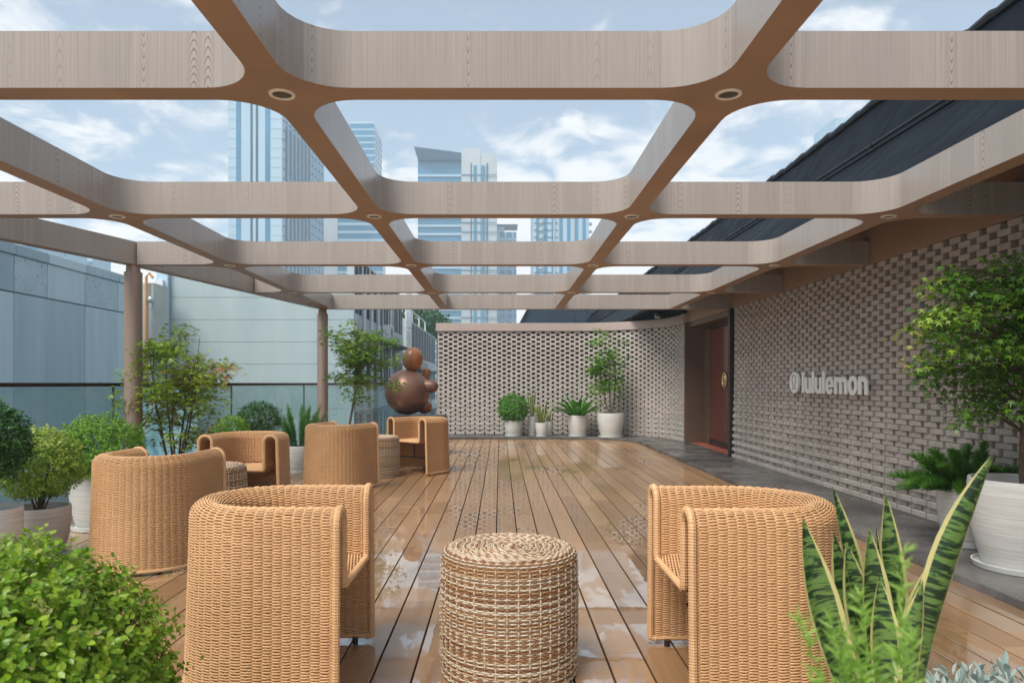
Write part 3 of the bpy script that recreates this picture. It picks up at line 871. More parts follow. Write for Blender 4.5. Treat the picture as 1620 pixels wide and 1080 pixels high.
# ================================================================== NEIGHBOURING BUILDINGS
# blue grey concrete panel wall on the left
X1 = -11.2
cw = thing('concrete_panel_block', 'blue grey concrete panel building beyond the left railing', 'building')
b = MB(); b.box((X1-8, 2, -11.9), (X1-.08, 22.1, 4.05)); b.build('wall_core', M['apt_grey'], cw)
JY = [22.12, 20.85, 19.20, 17.60, 16.42-.02, 14.85, 13.3, 11.7, 10.1, 8.5, 6.9, 5.3, 3.7, 2.1]
for i, (y1, y0) in enumerate(zip(JY, JY[1:])):
    b = MB(); b.box((X1-.08, y0+.012, 3.36), (X1, y1-.012, 4.20)); b.build('upper_panel', M['speckle' if i % 2 == 1 else 'concrete_blue'], cw, bevel=.01)
    b = MB(); b.box((X1-.08, y0+.005, -4), (X1-.012+.012*(i % 2), y1-.005, 3.33)); b.build('wall_panel', M['concrete_blue'], cw, bevel=.01)
    b = MB(); b.box((X1-.9, y0+.008, 4.21), (X1+.05, y1-.008, 4.46)); b.build('cap_panel', M['concrete_blue'], cw, bevel=.02)

# pale rendered block straight ahead, its flats facing right
pb = thing('rendered_block', 'pale grey green rendered block with ledge lines beyond the maple', 'building')
XA, XB, YB0, YB1, ZP = -11.9, -5.13, 25.0, 37.6, 5.05
b = MB(); b.box((XA, YB0, -11.9), (XB-.25, YB1, ZP)); b.build('wall', M['green_wall'], pb)
for i in range(14):
    z1 = ZP - .02 - i*.78; b = MB(); b.box((XA, YB0-.05, z1-.77), (XB, YB0-.002, z1)); b.build('render_band', M['green_wall'], pb, bevel=.006)
def flat_front(root, X, y0, y1, z_sp, storeys, bay, wmat='apt_wall', top=None):
    for s_ in storeys:
        zb = z_sp + s_*2.8
        b = MB(); b.box((X-.25, y0, zb), (X, y1, zb+.63)); b.build('spandrel', M[wmat], root)
        b = MB(); b.box((X, y0+.3, zb-.06), (X+.55, y1-.1, zb-.01)); b.build('awning', M['awning'], root)
        y_ = y0
        while y_ < y1 - bay*.6:
            b = MB(); b.box((X-.25, y_, zb+.635), (X-.005, y_+.16, zb+2.795)); b.build('pier', M[wmat], root)
            fr_ = MB(); ya, yb_ = y_+.165, min(y_+bay-.005, y1)
            z0_, z1_ = zb+.64, zb+2.79
            for a_, c_ in (((X-.020, ya, z0_), (X-.012, ya+.06, z1_)), ((X-.020, yb_-.06, z0_), (X-.012, yb_, z1_)), ((X-.020, ya+.061, z0_), (X-.012, yb_-.061, z0_+.06)), ((X-.020, ya+.061, z1_-.06), (X-.012, yb_-.061, z1_)), ((X-.020, (ya+yb_)/2-.03, z0_+.061), (X-.012, (ya+yb_)/2+.03, z1_-.061))): fr_.box(a_, c_)
            wf = fr_.build('window', M['steel'], root)
            g_ = MB(); g_.box((X-.030, ya+.06, z0_+.06), (X-.018, yb_-.06, z1_-.06)); g_.build('pane', M['win_dark'], wf)
            y_ += bay
flat_front(pb, XB, YB0+.0, YB1, 3.04, (-3, -2, -1, 0), 1.55)
b = MB(); b.box((XB-.25, YB0, -11.9), (XB-.02, YB1, -5.4)); b.build('podium', M['apt_wall'], pb)
for i, (yy, zz) in enumerate([(26.5, 2.55), (29.5, 5.0), (33.0, 2.5), (28.0, -.2)]):
    pp = MB(); pp.tube([(XB+.08, yy, -6), (XB+.08, yy, 5)], .06, 8); pp.build('downpipe', M['white_paint'], pb, smooth=True)
ab = thing('grey_apartment_block', 'grey apartment block with steel duct and awnings behind the sculpture', 'building')
XC, YC0, YC1 = -5.19, 40.0, 57.0
b = MB(); b.box((-10, YC0, -11.9), (XC-.25, YC1, 4.84)); b.build('wall', M['apt_grey'], ab)
flat_front(ab, XC, YC0, YC1, 2.1, (-2, -1, 0), 1.7)
b = MB(); b.box((XC-.25, YC0, -11.9), (XC-.02, YC1, -3.6)); b.build('podium', M['apt_wall'], ab)
for i in range(8):
    b = MB(); b.box((XC-.02, YC0-.36, -3+i*1.22), (XC+.24, YC0-.02, -1.8+i*1.22-.03)); b.build('duct_section', M['steel'], ab, bevel=.01)
b = MB()
for yy in (43, 46, 50, 54): b.tube([(XC-.5, yy, 4.84), (XC-.5, yy, 5.9)], .05, 6)
b.tube([(XC-.5, 43, 5.9), (XC-.5, 54, 5.9)], .04, 6); b.build('roof_rail', M['white_paint'], ab, smooth=True)
# air conditioners hung on the flats
AC = [(XB, 31.2, 3.15, 'upper air conditioner under the windows of the rendered block'), (XB, 34.6, 2.2, 'air conditioner beside the far end of the rendered block'),
      (XC, 43.2, 2.2, 'air conditioner next to the steel duct on the grey block'), (XC, 46.6, 2.0, 'second air conditioner along from the steel duct'), (XC, 50.3, 1.5, 'farthest air conditioner on the grey block')]
for X, yy, zz, lb in AC:
    t = thing('air_conditioner', 'white ' + lb, 'air conditioner', (X, yy, zz), 0, 'air conditioners on the flats')
    b = MB(); b.box((.04, -.42, 0), (.40, .42, .62)); b.build('casing', M['white_paint'], t, bevel=.02)
    b = MB(); b.tube([(.405, -.1, .31), (.42, -.1, .31)], .23, 20); b.build('fan_grille', M['darkmetal'], t)
    b = MB(); b.box((-.02, -.36, -.05), (.42, -.32, -.005)); b.box((-.02, .32, -.05), (.42, .36, -.005)); b.build('bracket', M['steel'], t)

# cream stub wall with pipes and louvred shaft, between the two
st_ = thing('service_shaft', 'cream service shaft with orange pipe between the concrete and rendered blocks', 'shaft')
b = MB(); p, q = at(224, 443, 23.4), at(243, 443, 23.4); b.box((p.x, 23.4, -11.9), (q.x, 24.4, 4.55)); b.build('wall', M['cream_wall'], st_, bevel=.01)
b = MB(); p = at(231.5, 0, 23.3); b.tube([(p.x, 23.3, -4), (p.x, 23.3, 4.75), (p.x+.10, 23.3, 4.85), (p.x+.22, 23.3, 4.70)], .045, 8); b.build('orange_pipe', M['orange'], st_, smooth=True)
b = MB(); p = at(239, 0, 23.3); b.tube([(p.x, 23.28, -4), (p.x, 23.28, 3.9)], .05, 8); b.ell((p.x, 23.28, 3.98), (.1, .1, .12)); b.build('vent_pipe', M['steel'], st_, smooth=True)
p, q = at(245, 0, 24.6), at(257, 0, 24.6)
for i in range(24):
    b = MB(); z = -3 + i*.33; b.box((p.x, 24.6, z), (q.x, 24.75, z+.24), 0, None); b.build('louvre', M['white_paint'], st_)
b = MB(); b.box((p.x-.02, 24.76, -11.9), (q.x+.1, 24.9, 5.3)); b.build('shaft_back', M['tower_pale'], st_)
mu = thing('painted_board', 'pale blue board painted with loose white swirls behind the bushy maple', 'board')
p, q = at(196, 0, 14.2), at(312, 0, 14.2)
b = MB(); b.box((p.x, 14.2, -2.5), (q.x, 14.26, 1.15)); b.build('panel', M['mural'], mu)
b = MB(); b.box((p.x+.05, 14.27, -11.99), (p.x+.15, 14.37, 1.1)); b.box((q.x-.15, 14.27, -11.99), (q.x-.05, 14.37, 1.1)); b.build('frame_post', M['steel'], mu)
lr = thing('low_roof', 'low flat roof with grey canopy seen through the glass beside the sculpture', 'building')
b = MB(); b.box((-5.0, 19.0, -11.9), (0.5, 24.4, -1.25)); b.build('wall', M['apt_grey'], lr)
b = MB(); b.box((-5.05, 18.6, -1.24), (0.6, 24.45, -1.05)); b.build('roof_slab', M['tower_pale'], lr, bevel=.02)
for i in range(5):
    b = MB(); b.box((-4.6+i*1.0, 18.93, -3.2), (-3.9+i*1.0, 18.995, -1.6)); b.build('window', M['win_dark'], lr)

# ================================================================== TOWERS
def wall_face(root, name, P, Q, z0, z1, mat, proud, th=0.4):
    P, Q = Vector((*P, 0)), Vector((*Q, 0)); d = (Q-P).normalized(); n_ = Vector((d.y, -d.x, 0))
    a = [P+n_*proud, Q+n_*proud, Q-n_*th, P-n_*th]
    b = MB(); b.prism([(v.x, v.y) for v in a], z0, z1); return b.build(name, M[mat], root)
def fins(root, P, Q, z0, z1, n, wd, mat, proud, name='fin', lo=0.0, hi=1.0):
    P, Q = Vector((*P, 0)), Vector((*Q, 0))
    for i in range(n):
        t = lo + (hi-lo)*(i+.5)/n; c = P.lerp(Q, t); d = (Q-P).normalized()
        a = c-d*wd/2; e = c+d*wd/2
        wall_face(root, name, (a.x, a.y), (e.x, e.y), z0, z1, mat, proud, -.02)
def bands(root, P, Q, z0, z1, n, frac, mat, proud, name='window_band', lo=0.0, hi=1.0):
    P, Q = Vector((*P, 0)), Vector((*Q, 0)); a, e = P.lerp(Q, lo), P.lerp(Q, hi); h = (z1-z0)/n
    for i in range(n):
        wall_face(root, name, (a.x, a.y), (e.x, e.y), z0+i*h, z0+i*h+h*frac, mat, proud, -.02)
def px(p_, Y): return ((p_-791)/F*Y, Y)
def zz(py, Y): return EYE+(606-py)/F*Y

t1 = thing('striped_tower', 'tallest pale blue tower with vertical dark stripes', 'tower')
A, Bc, D = px(361, 240), px(446, 240), px(512, 285)
zt = zz(112, 240)
b = MB(); b.prism([A, Bc, D, (D[0]-20, D[1]+6), (A[0]-6, A[1]+40)], -11.9, zt); b.build('body', M['tower_pale'], t1)
for lo_, hi_, mt in ((.15, .235, 'tower_glass'), (.415, .455, 'tower_glass_dark'), (.515, .555, 'tower_glass_dark'), (.69, .78, 'tower_glass')):
    fins(t1, A, Bc, -11, zt-1.5, 1, (hi_-lo_)*18.1, mt, .15, 'glass_strip', lo_, hi_)
bands(t1, A, Bc, -11, zt, 36, .06, 'tower_stone', .08, 'floor_line', 0, .147)
bands(t1, A, Bc, -11, zt, 36, .06, 'tower_stone', .08, 'floor_line', .79, 1.0)
fins(t1, Bc, D, -11, zt-1, 1, 13, 'tower_glass', .10, 'glass_field', .02, .99)
fins(t1, Bc, D, -11, zz(226, 260), 1, 26, 'tower_glass_dark', .2, 'glass_field', .10, .62)
fins(t1, Bc, D, -11, zt-.5, 11, .32, 'tower_pale', .7, 'fin', .06, 1.0)
bands(t1, Bc, D, -11, zt, 36, .10, 'tower_glass_dark', .3, 'floor_line', .03, .98)

t2 = thing('glass_tower', 'pale glass tower with a stepped lower wing beside the striped tower', 'tower')
A, Bc, D = px(553, 330), px(592, 330), px(604, 352)
zt = zz(196, 330)
b = MB(); b.prism([A, Bc, D, (D[0]-14, D[1]+4)], -11.9, zt); b.build('body', M['tower_glass'], t2)
bands(t2, A, Bc, -11, zt, 44, .22, 'tower_pale', .12, 'floor_line')
bands(t2, Bc, D, -11, zt, 44, .45, 'tower_pale', .12, 'floor_line')
wall_face(t2, 'parapet', A, Bc, zt, zt+.9, 'tower_pale', .2)
A2, B2 = px(508, 318), px(606, 318)
b = MB(); b.prism([A2, B2, (B2[0], 325), (A2[0], 325)], -11.9, zz(318, 318)); b.build('wing', M['tower_glass'], t2)
bands(t2, A2, B2, -11, zz(318, 318), 26, .3, 'tower_pale', .1, 'floor_line')
fins(t2, A2, B2, -11, zz(320, 318), 1, 8, 'tower_stone', .3, 'pier', .0, .25)

t3 = thing('slanted_tower', 'banded glass tower with a slanted crown joined to a pale stone shaft', 'tower')
A, Bc = px(661, 300), px(733, 300)
zt = zz(253, 300)
b = MB(); b.prism([A, Bc, (Bc[0], 320), (A[0], 320)], -11.9, zt); b.build('body', M['tower_glass'], t3)
bands(t3, A, Bc, -11, zt-4, 29, .40, 'tower_pale', .14, 'floor_band')
bands(t3, A, Bc, -11, zt-4, 29, .12, 'tower_glass_dark', .2, 'window_band')
p0 = at(655, 232, 298); p1 = at(733, 242, 298); p2 = at(733, 253, 298); p3 = at(661, 253, 298)
b = MB(); b.add([p0, p1, p2, p3] + [v+Vector((0, 16, 0)) for v in (p0, p1, p2, p3)], [(0,1,2,3), (7,6,5,4), (0,4,5,1), (1,5,6,2), (2,6,7,3), (3,7,4,0)]); b.build('crown', M['tower_glass_dark'], t3)
S0, S1, S2 = px(730, 297), px(760, 297), px(786, 297)
b = MB(); b.prism([S0, S1, (S1[0], 318), (S0[0], 318)], -11.9, zz(234, 297)); b.build('shaft', M['tower_stone'], t3)
b = MB(); b.prism([(S1[0]+.01, 297.3), (S2[0], 297.3), (S2[0], 318), (S1[0]+.01, 318)], -11.9, zz(242, 297)); b.build('shaft', M['tower_stone'], t3)
fins(t3, S0, S2, -11, zz(262, 297), 2, 1.5, 'tower_glass', .12, 'glass_strip', .28, .72)
fins(t3, S0, S2, -11, zz(258, 297), 2, .5, 'tower_glass_dark', .12, 'glass_strip', .05, .95)
bands(t3, S0, S2, -11, zz(262, 297), 26, .05, 'tower_glass', .4, 'floor_line')

t4 = thing('twin_block_tower', 'small pale tower with a flat roof slab beside the stone shaft', 'tower')
S0, S1 = px(783, 330), px(817, 330)
b = MB(); b.prism([S0, S1, (S1[0], 340), (S0[0], 340)], -11.9, zz(367, 330)); b.build('body', M['tower_glass'], t4)
b = MB(); b.prism([S0, px(798, 330), (px(798, 330)[0], 340), (S0[0], 340)], zz(367, 330)+.02, zz(358, 330)); b.build('stair_head', M['tower_pale'], t4)
b = MB(); b.prism([(S0[0]-.3, 329), (S1[0]+.6, 329), (S1[0]+.6, 341), (S0[0]-.3, 341)], zz(356.9, 330), zz(355.5, 330)); b.build('roof_slab', M['tower_glass_dark'], t4)
bands(t4, S0, S1, -11, zz(369, 330), 24, .4, 'tower_pale', .15, 'floor_band')
fins(t4, S0, S1, -11, zz(368, 330), 3, 1.0, 'tower_pale', .4, 'pier')
t5 = thing('balcony_tower', 'pale blue residential tower with round balconies on its side', 'tower')
S0, S1 = px(843, 280), px(932, 280)
b = MB(); b.prism([S0, S1, (S1[0], 300), (S0[0], 300)], -11.9, zz(318, 280)); b.build('body', M['tower_pale'], t5)
fins(t5, S0, S1, -11, zz(322, 280), 7, 1.35, 'tower_glass', .15, 'glass_strip', .02, .98)
bands(t5, S0, S1, -11, zz(320, 280), 30, .10, 'tower_glass_dark', .22, 'floor_line', .02, .45)
fins(t5, S0, S1, -11, zz(321, 280), 2, .6, 'tower_stone', .6, 'pier', .2, .9)
for i in range(30):
    b = MB(); b.lathe([(.9, 0), (1.2, .25), (1.2, .95)], 14, (S1[0]+.35, 283, zz(322, 280)-2-i*3.0)); b.build('balcony', M['tower_stone'], t5)
    b = MB(); b.lathe([(.7, 0), (.85, .25), (.85, .95)], 12, (S0[0]+3.2, 279.6, zz(322, 280)-2-i*3.0)); b.build('balcony', M['tower_stone'], t5)
t6 = thing('hidden_tower', 'pale tower corner peeking over the dark roof', 'tower')
S0, S1 = px(1307, 200), px(1400, 200)
b = MB(); b.prism([S0, S1, (S1[0], 214), (S0[0], 214)], -11.9, zz(214, 200)); b.build('body', M['tower_glass'], t6)
b = MB(); b.prism([px(1322, 200), S1, (S1[0], 214), (px(1322, 200)[0], 214)], zz(214, 200)+.02, zz(186, 200)); b.build('roof_house', M['tower_pale'], t6)
bands(t6, S0, S1, 20, zz(214, 200), 16, .2, 'tower_pale', .12, 'floor_line')
b = MB(); b.tube([(px(1357, 200)[0], 203, zz(186, 200)), (px(1357, 200)[0], 203, zz(176, 200))], .12, 6); b.build('mast', M['steel'], t6)
for nm_, x0, x1, tp, Y, lb in (('left_block', 20, 62, 379, 210, 'pale far block at the left frame edge above the concrete wall'), ('left_block', 66, 104, 391, 230, 'pale far block with grey top, second above the concrete wall'), ('left_block', 112, 146, 405, 250, 'lowest pale far block above the concrete wall')):
    t = thing('distant_block', lb, 'building', group='far blocks above the concrete wall')
    S0, S1 = px(x0, Y), px(x1, Y)
    b = MB(); b.prism([S0, S1, (S1[0], Y+12), (S0[0], Y+12)], -11.9, zz(tp, Y)); b.build('body', M['tower_pale'], t)
    bands(t, S0, S1, 10, zz(tp, Y)-.5, 14, .45, 'tower_glass', .15, 'window_band')
    b = MB(); b.box((S0[0]+2, Y+2, zz(tp, Y)), (S0[0]+4.5, Y+6, zz(tp, Y)+1.5)); b.build('roof_house', M['tower_stone'], t)

# far trees behind the curved wall
n = 2600
P = unit(n) * (rng.random((n, 1))**.35) * np.array([2.6, 3.0, 1.5])
P += np.where(rng.random((n, 1)) < .5, np.array([[-3.2, 0, -.4]]), np.array([[0, 0, 0]]))
P += np.array(at(668, 512, 62))
tr = thing('roadside_tree', 'dark bushy tree behind the grey flats and the end of the curved wall', 'tree')
leaves('crown', tmpl_small(), P, unit(n), unit(n), rng.uniform(.25, .5, n), rng.uniform(.1, .7, n), M['leaf_dark'], tr)
b = MB(); c_ = at(668, 512, 62); b.tube([(c_.x-1, 62, -11.9), (c_.x-1, 62, c_.z-1)], [.3, .15], 8); b.build('trunk', M['bark'], tr, smooth=True)

# ================================================================== WALL SIGN
def stroke(path, wd, th, name, mat, parent, closed=False):
    """flat letter stroke in the (u,v) plane, extruded by th towards the viewer; u runs along -Y, v is up"""
    n_ = len(path); L, Rr = [], []
    for i, p in enumerate(path):
        a = path[i-1] if (i or closed) else p; c = path[(i+1) % n_] if (i < n_-1 or closed) else p
        d = Vector((c[0]-a[0], c[1]-a[1])).normalized(); nn = Vector((-d.y, d.x))
        wl_ = wd(i/(n_-1)) if callable(wd) else wd
        L.append((p[0]+nn.x*wl_/2, p[1]+nn.y*wl_/2)); Rr.append((p[0]-nn.x*wl_/2, p[1]-nn.y*wl_/2))
    return L, Rr
def letter_mesh(strokes, th):
    b = MB(); dz = 0
    for path, wd, closed in strokes:
        L, Rr = stroke(path, wd, th, '', None, None, closed); n_ = len(L)
        t_ = th + dz; dz += .0012
        vs = [(-t_, -u, v) for u, v in L] + [(-t_, -u, v) for u, v in Rr] + [(0, -u, v) for u, v in L] + [(0, -u, v) for u, v in Rr]
        fs = []
        rngi = range(n_) if closed else range(n_-1)
        for i in rngi:
            j = (i+1) % n_
            fs += [(i, j, n_+j, n_+i), (i, 2*n_+i, 2*n_+j, j), (n_+i, n_+j, 3*n_+j, 3*n_+i)]
        if not closed: fs += [(0, n_, 3*n_, 2*n_), (n_-1, 2*n_+n_-1, 3*n_+n_-1, n_+n_-1)]
        b.add(vs, fs)
    return b.mesh('letter', M['white_sign'])
def arc(cx, cy, rx, ry, a0, a1, n=14): return [(cx+rx*math.cos(R(a0+(a1-a0)*i/n)), cy+ry*math.sin(R(a0+(a1-a0)*i/n))) for i in range(n+1)]
SW, XH, LH = .052, .190, .262
def let(ch):
    h = SW/2
    if ch == 'l': return [([(h, 0), (h, LH)], SW, False)], SW
    if ch == 'u':
        wu = .150; rx = (wu-SW)/2; cx = wu/2
        return [([(h, XH)] + arc(cx, h+.045, rx, .045+.005, 180, 360) , SW*.98, False), ([(wu-h, 0), (wu-h, XH)], SW, False)], wu
    if ch == 'n':
        wu = .156; rx = (wu-SW)/2; cx = wu/2
        return [([(h, 0), (h, XH)], SW, False), (arc(cx, XH-h-.05, rx, .05, 180, 0) + [(wu-h, 0)], SW*.98, False)], wu
    if ch == 'm':
        wu = .245; rx = (wu-SW)/4
        return [([(h, 0), (h, XH)], SW, False), (arc(h+rx, XH-h-.045, rx, .045, 180, 0) + [(h+2*rx, 0)], SW*.95, False), (arc(h+3*rx, XH-h-.045, rx, .045, 180, 0) + [(h+4*rx, 0)], SW*.95, False)], wu
    if ch == 'o':
        wu = .168
        return [(arc(wu/2, XH/2, (wu-SW)/2, (XH-SW*.8)/2+.004, 0, 352, 30), SW*.95, True)], wu
    if ch == 'e':
        wu = .160
        return [(arc(wu/2, XH/2, (wu-SW)/2, (XH-SW*.8)/2+.004, 0, 325, 28), SW*.92, False), ([(.03, XH/2-.005), (wu-.004, XH/2-.005)], SW*.6, False)], wu
sg = thing('wall_sign', 'white raised lululemon lettering with round emblem on the brick wall', 'sign')
ux = 0
SXF = WX - .10 - .034
word = 'lululemon'
tot = sum(let(c)[1] for c in word) + .014*(len(word)-1)
kx = 1.575/tot
for ch in word:
    s_, wu = let(ch)
    me = letter_mesh(s_, .012)
    o = link('letter', me, sg, (SXF-.022, 8.80 - ux*kx, 1.130)); o.scale = (1, kx, 1)
    ux += wu + .014
b = MB(); ep = arc(0, 0, .135, .135, 0, 354, 48)
b.add([(0, u, v) for u, v in ep] + [(-.030, u, v) for u, v in ep], [tuple(range(49)), tuple(range(97, 48, -1))] + [(i, (i+1) % 49, 49+(i+1) % 49, 49+i) for i in range(49)])
o = b.build('emblem', M['white_sign'], sg); o.location = (SXF, 9.04, 1.258)
om = [(-.058, -.075), (-.032, -.082), (-.022, -.066), (-.030, -.03), (-.052, .02)] + arc(0, .032, .056, .062, 190, -10, 16) + [(.052, .02), (.030, -.03), (.022, -.066), (.032, -.082), (.058, -.075)]
L, Rr = stroke(om, .017, 0, '', None, None); n_ = len(L)
b = MB(); b.add([(-.0315, -u, v) for u, v in L] + [(-.0315, -u, v) for u, v in Rr] + [(-.028, -u, v) for u, v in L] + [(-.028, -u, v) for u, v in Rr],
    [f for i in range(n_-1) for f in ((i, i+1, n_+i+1, n_+i), (i, 2*n_+i, 2*n_+i+1, i+1), (n_+i, n_+i+1, 3*n_+i+1, 3*n_+i))])
b.build('emblem_mark', M['sign_grey'], o)

# security camera on the coping
sc_ = thing('security_camera', 'small dark dome camera on a white mount above the curved coping', 'camera', (3.42, 15.45, 2.665))
b = MB(); b.box((-.05, -.05, 0), (.05, .05, .10)); b.build('mount', M['white_paint'], sc_, bevel=.01)
b = MB(); b.ell((0, -.10, .09), (.075, .075, .075)); b.build('dome', M['black'], sc_, smooth=True)

# ================================================================== WOVEN FURNITURE
def sweep_tubes(rows, rad_n, rad_t, mats_idx, sides=4):
    """rows: list of (P (m,3), N (m,3) outward, T2 (m,3) across) -> verts, quads"""
    Vs, Fs, mi = [], [], []; base = 0
    ang = np.arange(sides)*2*np.pi/sides + np.pi/4*(sides == 4)*0
    for (P, N, T2), m_ in zip(rows, mats_idx):
        m = len(P)
        ring = P[:, None, :] + N[:, None, :]*(np.cos(ang)*rad_n)[None, :, None] + T2[:, None, :]*(np.sin(ang)*rad_t)[None, :, None]
        Vs.append(ring.reshape(-1, 3))
        i = np.arange(m-1)[:, None]*sides; k_ = np.arange(sides)[None]; kn = (np.arange(sides)+1)[None] % sides
        q = np.stack([i+k_, i+kn, i+sides+kn, i+sides+k_], axis=2).reshape(-1, 4) + base
        Fs.append(q); mi.append(np.full(len(q), m_)); base += m*sides
    return np.concatenate(Vs), np.concatenate(Fs), np.concatenate(mi)

CA, CY, CF, HW = 0.30, -0.005, 0.31, 0.060      # centre-line half width, arc centre, front, half wall
CRZ = 0.764
def chair_path(u):
    """u in metres along the U from the right arm front round the back to the left arm front"""
    arm = CF - CY; arcL = math.pi*CA
    u = np.asarray(u); x = np.empty_like(u); y = np.empty_like(u); nx = np.empty_like(u); ny = np.empty_like(u)
    a = u < arm; c = u > arm+arcL; b_ = ~(a | c)
    x[a] = CA; y[a] = CF-u[a]; nx[a] = 1; ny[a] = 0
    th = -(u[b_]-arm)/CA
    x[b_] = CA*np.cos(th); y[b_] = CY+CA*np.sin(th); nx[b_] = np.cos(th); ny[b_] = np.sin(th)
    x[c] = -CA; y[c] = CY+(u[c]-arm-arcL); nx[c] = -1; ny[c] = 0
    return x, y, nx, ny
UL = 2*(CF-CY)+math.pi*CA
SEAT = 0.45
def profile():
    """list of (d, z, nd, nz): across-wall offset, height and normal, from the floor outside over the crest to the seat"""
    out = []
    zt = CRZ - HW
    n = 124
    for i in range(n): z = .035 + (zt-.035)*i/n; out.append((HW + .022*(1-z/zt)**1.3, z, 1, .03))
    m = 34
    for i in range(m+1): a = math.pi*i/m; out.append((HW*math.cos(a), zt+HW*math.sin(a), math.cos(a), math.sin(a)))
    k_ = int((zt-SEAT-.02)/.0055)
    for i in range(1, k_+1): out.append((-HW, zt-(zt-SEAT-.015)*i/k_, -1, 0))
    return out
PITCHU = 0.0365
def build_chair():
    root = thing('wicker_chair', 'x', 'chair', (0,0,0), 0, 'wicker tub chairs on the deck')
    prof = profile()
    ns_ = int(UL/PITCHU*5)
    u = np.linspace(.012, UL-.012, ns_); x, y, nx, ny = chair_path(u)
    rows_o, rows_i = [], []
    for r, (d, z, nd, nz) in enumerate(prof):
        ph = math.pi*(r % 2)
        disp = .0044*np.tanh(1.8*np.cos(np.pi*u/PITCHU + ph)) + rng.normal(0, .0004, ns_)
        dd = d + disp*nd
        P = np.stack([x+nx*dd, y+ny*dd, np.full(ns_, z)+disp*nz + rng.normal(0, .0006, ns_)], 1)
        N = np.stack([nx*nd, ny*nd, np.full(ns_, nz)], 1)
        T2 = np.stack([-nx*nz, -ny*nz, np.full(ns_, nd)], 1)
        (rows_o if d > -.01 else rows_i).append((P, N, T2))
    for nm_, rows in (('outer_shell', rows_o), ('inner_shell', rows_i)):
        V, Fc, mi = sweep_tubes(rows, .0030, .0042, [0]*len(rows))
        me = np_mesh(nm_, V, Fc, M['wicker'])
        link(nm_, me, root)
    # seat: strands from side to side
    rows = []; bk_ = []
    yb = CY - (CA-HW) + .01; nseat = int((CF-.01-yb)/.0065)
    for r in range(nseat):
        yy_ = yb + (CF-.01-yb)*r/(nseat-1)
        hx = CA-HW if yy_ > CY else math.sqrt(max(1e-4, (CA-HW)**2-(yy_-CY)**2))
        m = max(8, int(hx*2/PITCHU*4)); xs = np.linspace(-hx, hx, m)
        sag = -.018*(1-(xs/(CA-HW))**2)*math.cos((yy_-.05)*3.0)
        dsp = .0045*np.cos(math.pi*xs/PITCHU+math.pi*(r % 2))
        zf = SEAT+.012-(.0 if yy_ < CF-.05 else .012*((yy_-(CF-.05))/.05)**2)
        P = np.stack([xs, np.full(m, yy_), zf+sag+dsp], 1)
        rows.append((P, np.tile([[0., 0, 1]], (m, 1)), np.tile([[0., 1, 0]], (m, 1))))
    V, Fc, mi = sweep_tubes(rows, .0034, .0040, [0]*len(rows))
    b = MB(); b.prism([(CA-HW, CF-.012)] + [(((CA-HW)*math.cos(a)), CY+(CA-HW)*math.sin(a)) for a in np.linspace(0, -math.pi, 24)] + [(-CA+HW, CF-.012)], SEAT-.03, SEAT-.022)
    link('seat', np_mesh('seat', V, Fc, M['wicker']), root)
    b.build('seat_board', M['wicker_back'], root)
    # wrapped rims: one round each arm front, one along the seat front, one round the foot
    for sgn in (1, -1):
        pts = [(sgn*(CA+d+(.002 if d > 0 else 0)), CF+.004, z) for d, z, nd, nz in prof[::4]]
        pts = [(sgn*(CA+HW+.022), CF-.02, .028)] + pts + [(sgn*(CA-HW-.006), CF+.002, SEAT-.005)]
        b = MB(); b.tube(pts, .0155, 8)
        # raised wrapping turns
        q = [Vector(p_) for p_ in pts]
        for a_, c_ in zip(q, q[1:]):
            L_ = (c_-a_).length; k_ = max(1, int(L_/.010))
            for t in range(k_):
                p_ = a_.lerp(c_, t/k_); d_ = (c_-a_).normalized()
                b.tube([p_-d_*.0042, p_, p_+d_*.0042], [.0150, .0172, .0150], 8, caps=False)
        b.build('arm_rim', M['wicker'], root, smooth=True)
    b = MB()
    for k_ in range(46):
        xs = -CA+HW + (2*(CA-HW))*k_/46
        b.tube([(xs, CF+.004, SEAT-.006), (xs+.0055, CF+.004, SEAT-.006), (xs+.011, CF+.004, SEAT-.006)], [.0125, .015, .0125], 8, caps=False)
    b.build('seat_rim', M['wicker'], root, smooth=True)
    ub = np.linspace(0, UL, 70); xb, yb_, nxb, nyb = chair_path(ub)
    b = MB(); b.tube([(xb[i]+nxb[i]*(HW+.022), yb_[i]+nyb[i]*(HW+.022), .030) for i in range(70)], .0125, 8); b.build('foot_rim', M['wicker'], root, smooth=True)
    b = MB(); b.tube([(CA-.01, .16, .22), (-CA+.01, .16, .22)], .009, 8); b.tube([(0, .16, .22), (0, .16, .43)], .008, 8); b.build('stretcher', M['darkmetal'], root, smooth=True)
    for (fx, fy) in ((CA+.055, CF-.07), (-CA-.055, CF-.07), (CA*.72, -.27), (-CA*.72, -.27)):
        b = MB(); b.lathe([(.012, 0), (.014, .004), (.014, .03)], 12, (fx, fy, 0)); b.build('foot', M['black'], root, smooth=True)
    return root
def heading(dx_, dy_): return math.atan2(-dx_, dy_)
CH = [(-0.935, 3.06, heading(1, 0), 'large honey wicker tub chair nearest on the left of the striped stool'),
      (1.035, 3.03, heading(-1, 0), 'honey wicker tub chair behind the foreground snake plant'),
      (-2.43, 4.97, heading(.10, 1), 'wicker tub chair with its back turned, beside the potted hedge balls'),
      (-2.42, 6.88, heading(0, -1), 'wicker tub chair facing the camera before the bushy maple'),
      (-1.95, 8.50, heading(.42, .9), 'wicker tub chair turned away next to the white fern pot'),
      (-1.10, 10.05, heading(-.60, -.80), 'wicker tub chair in front of the round brown sculpture')]
proto = build_chair()
for i, (x, y, rz, lb) in enumerate(CH):
    o = proto if i == 0 else copy_tree(proto)
    o.location = (x, y, 0); o.rotation_euler = (0, 0, rz); o['label'] = lb

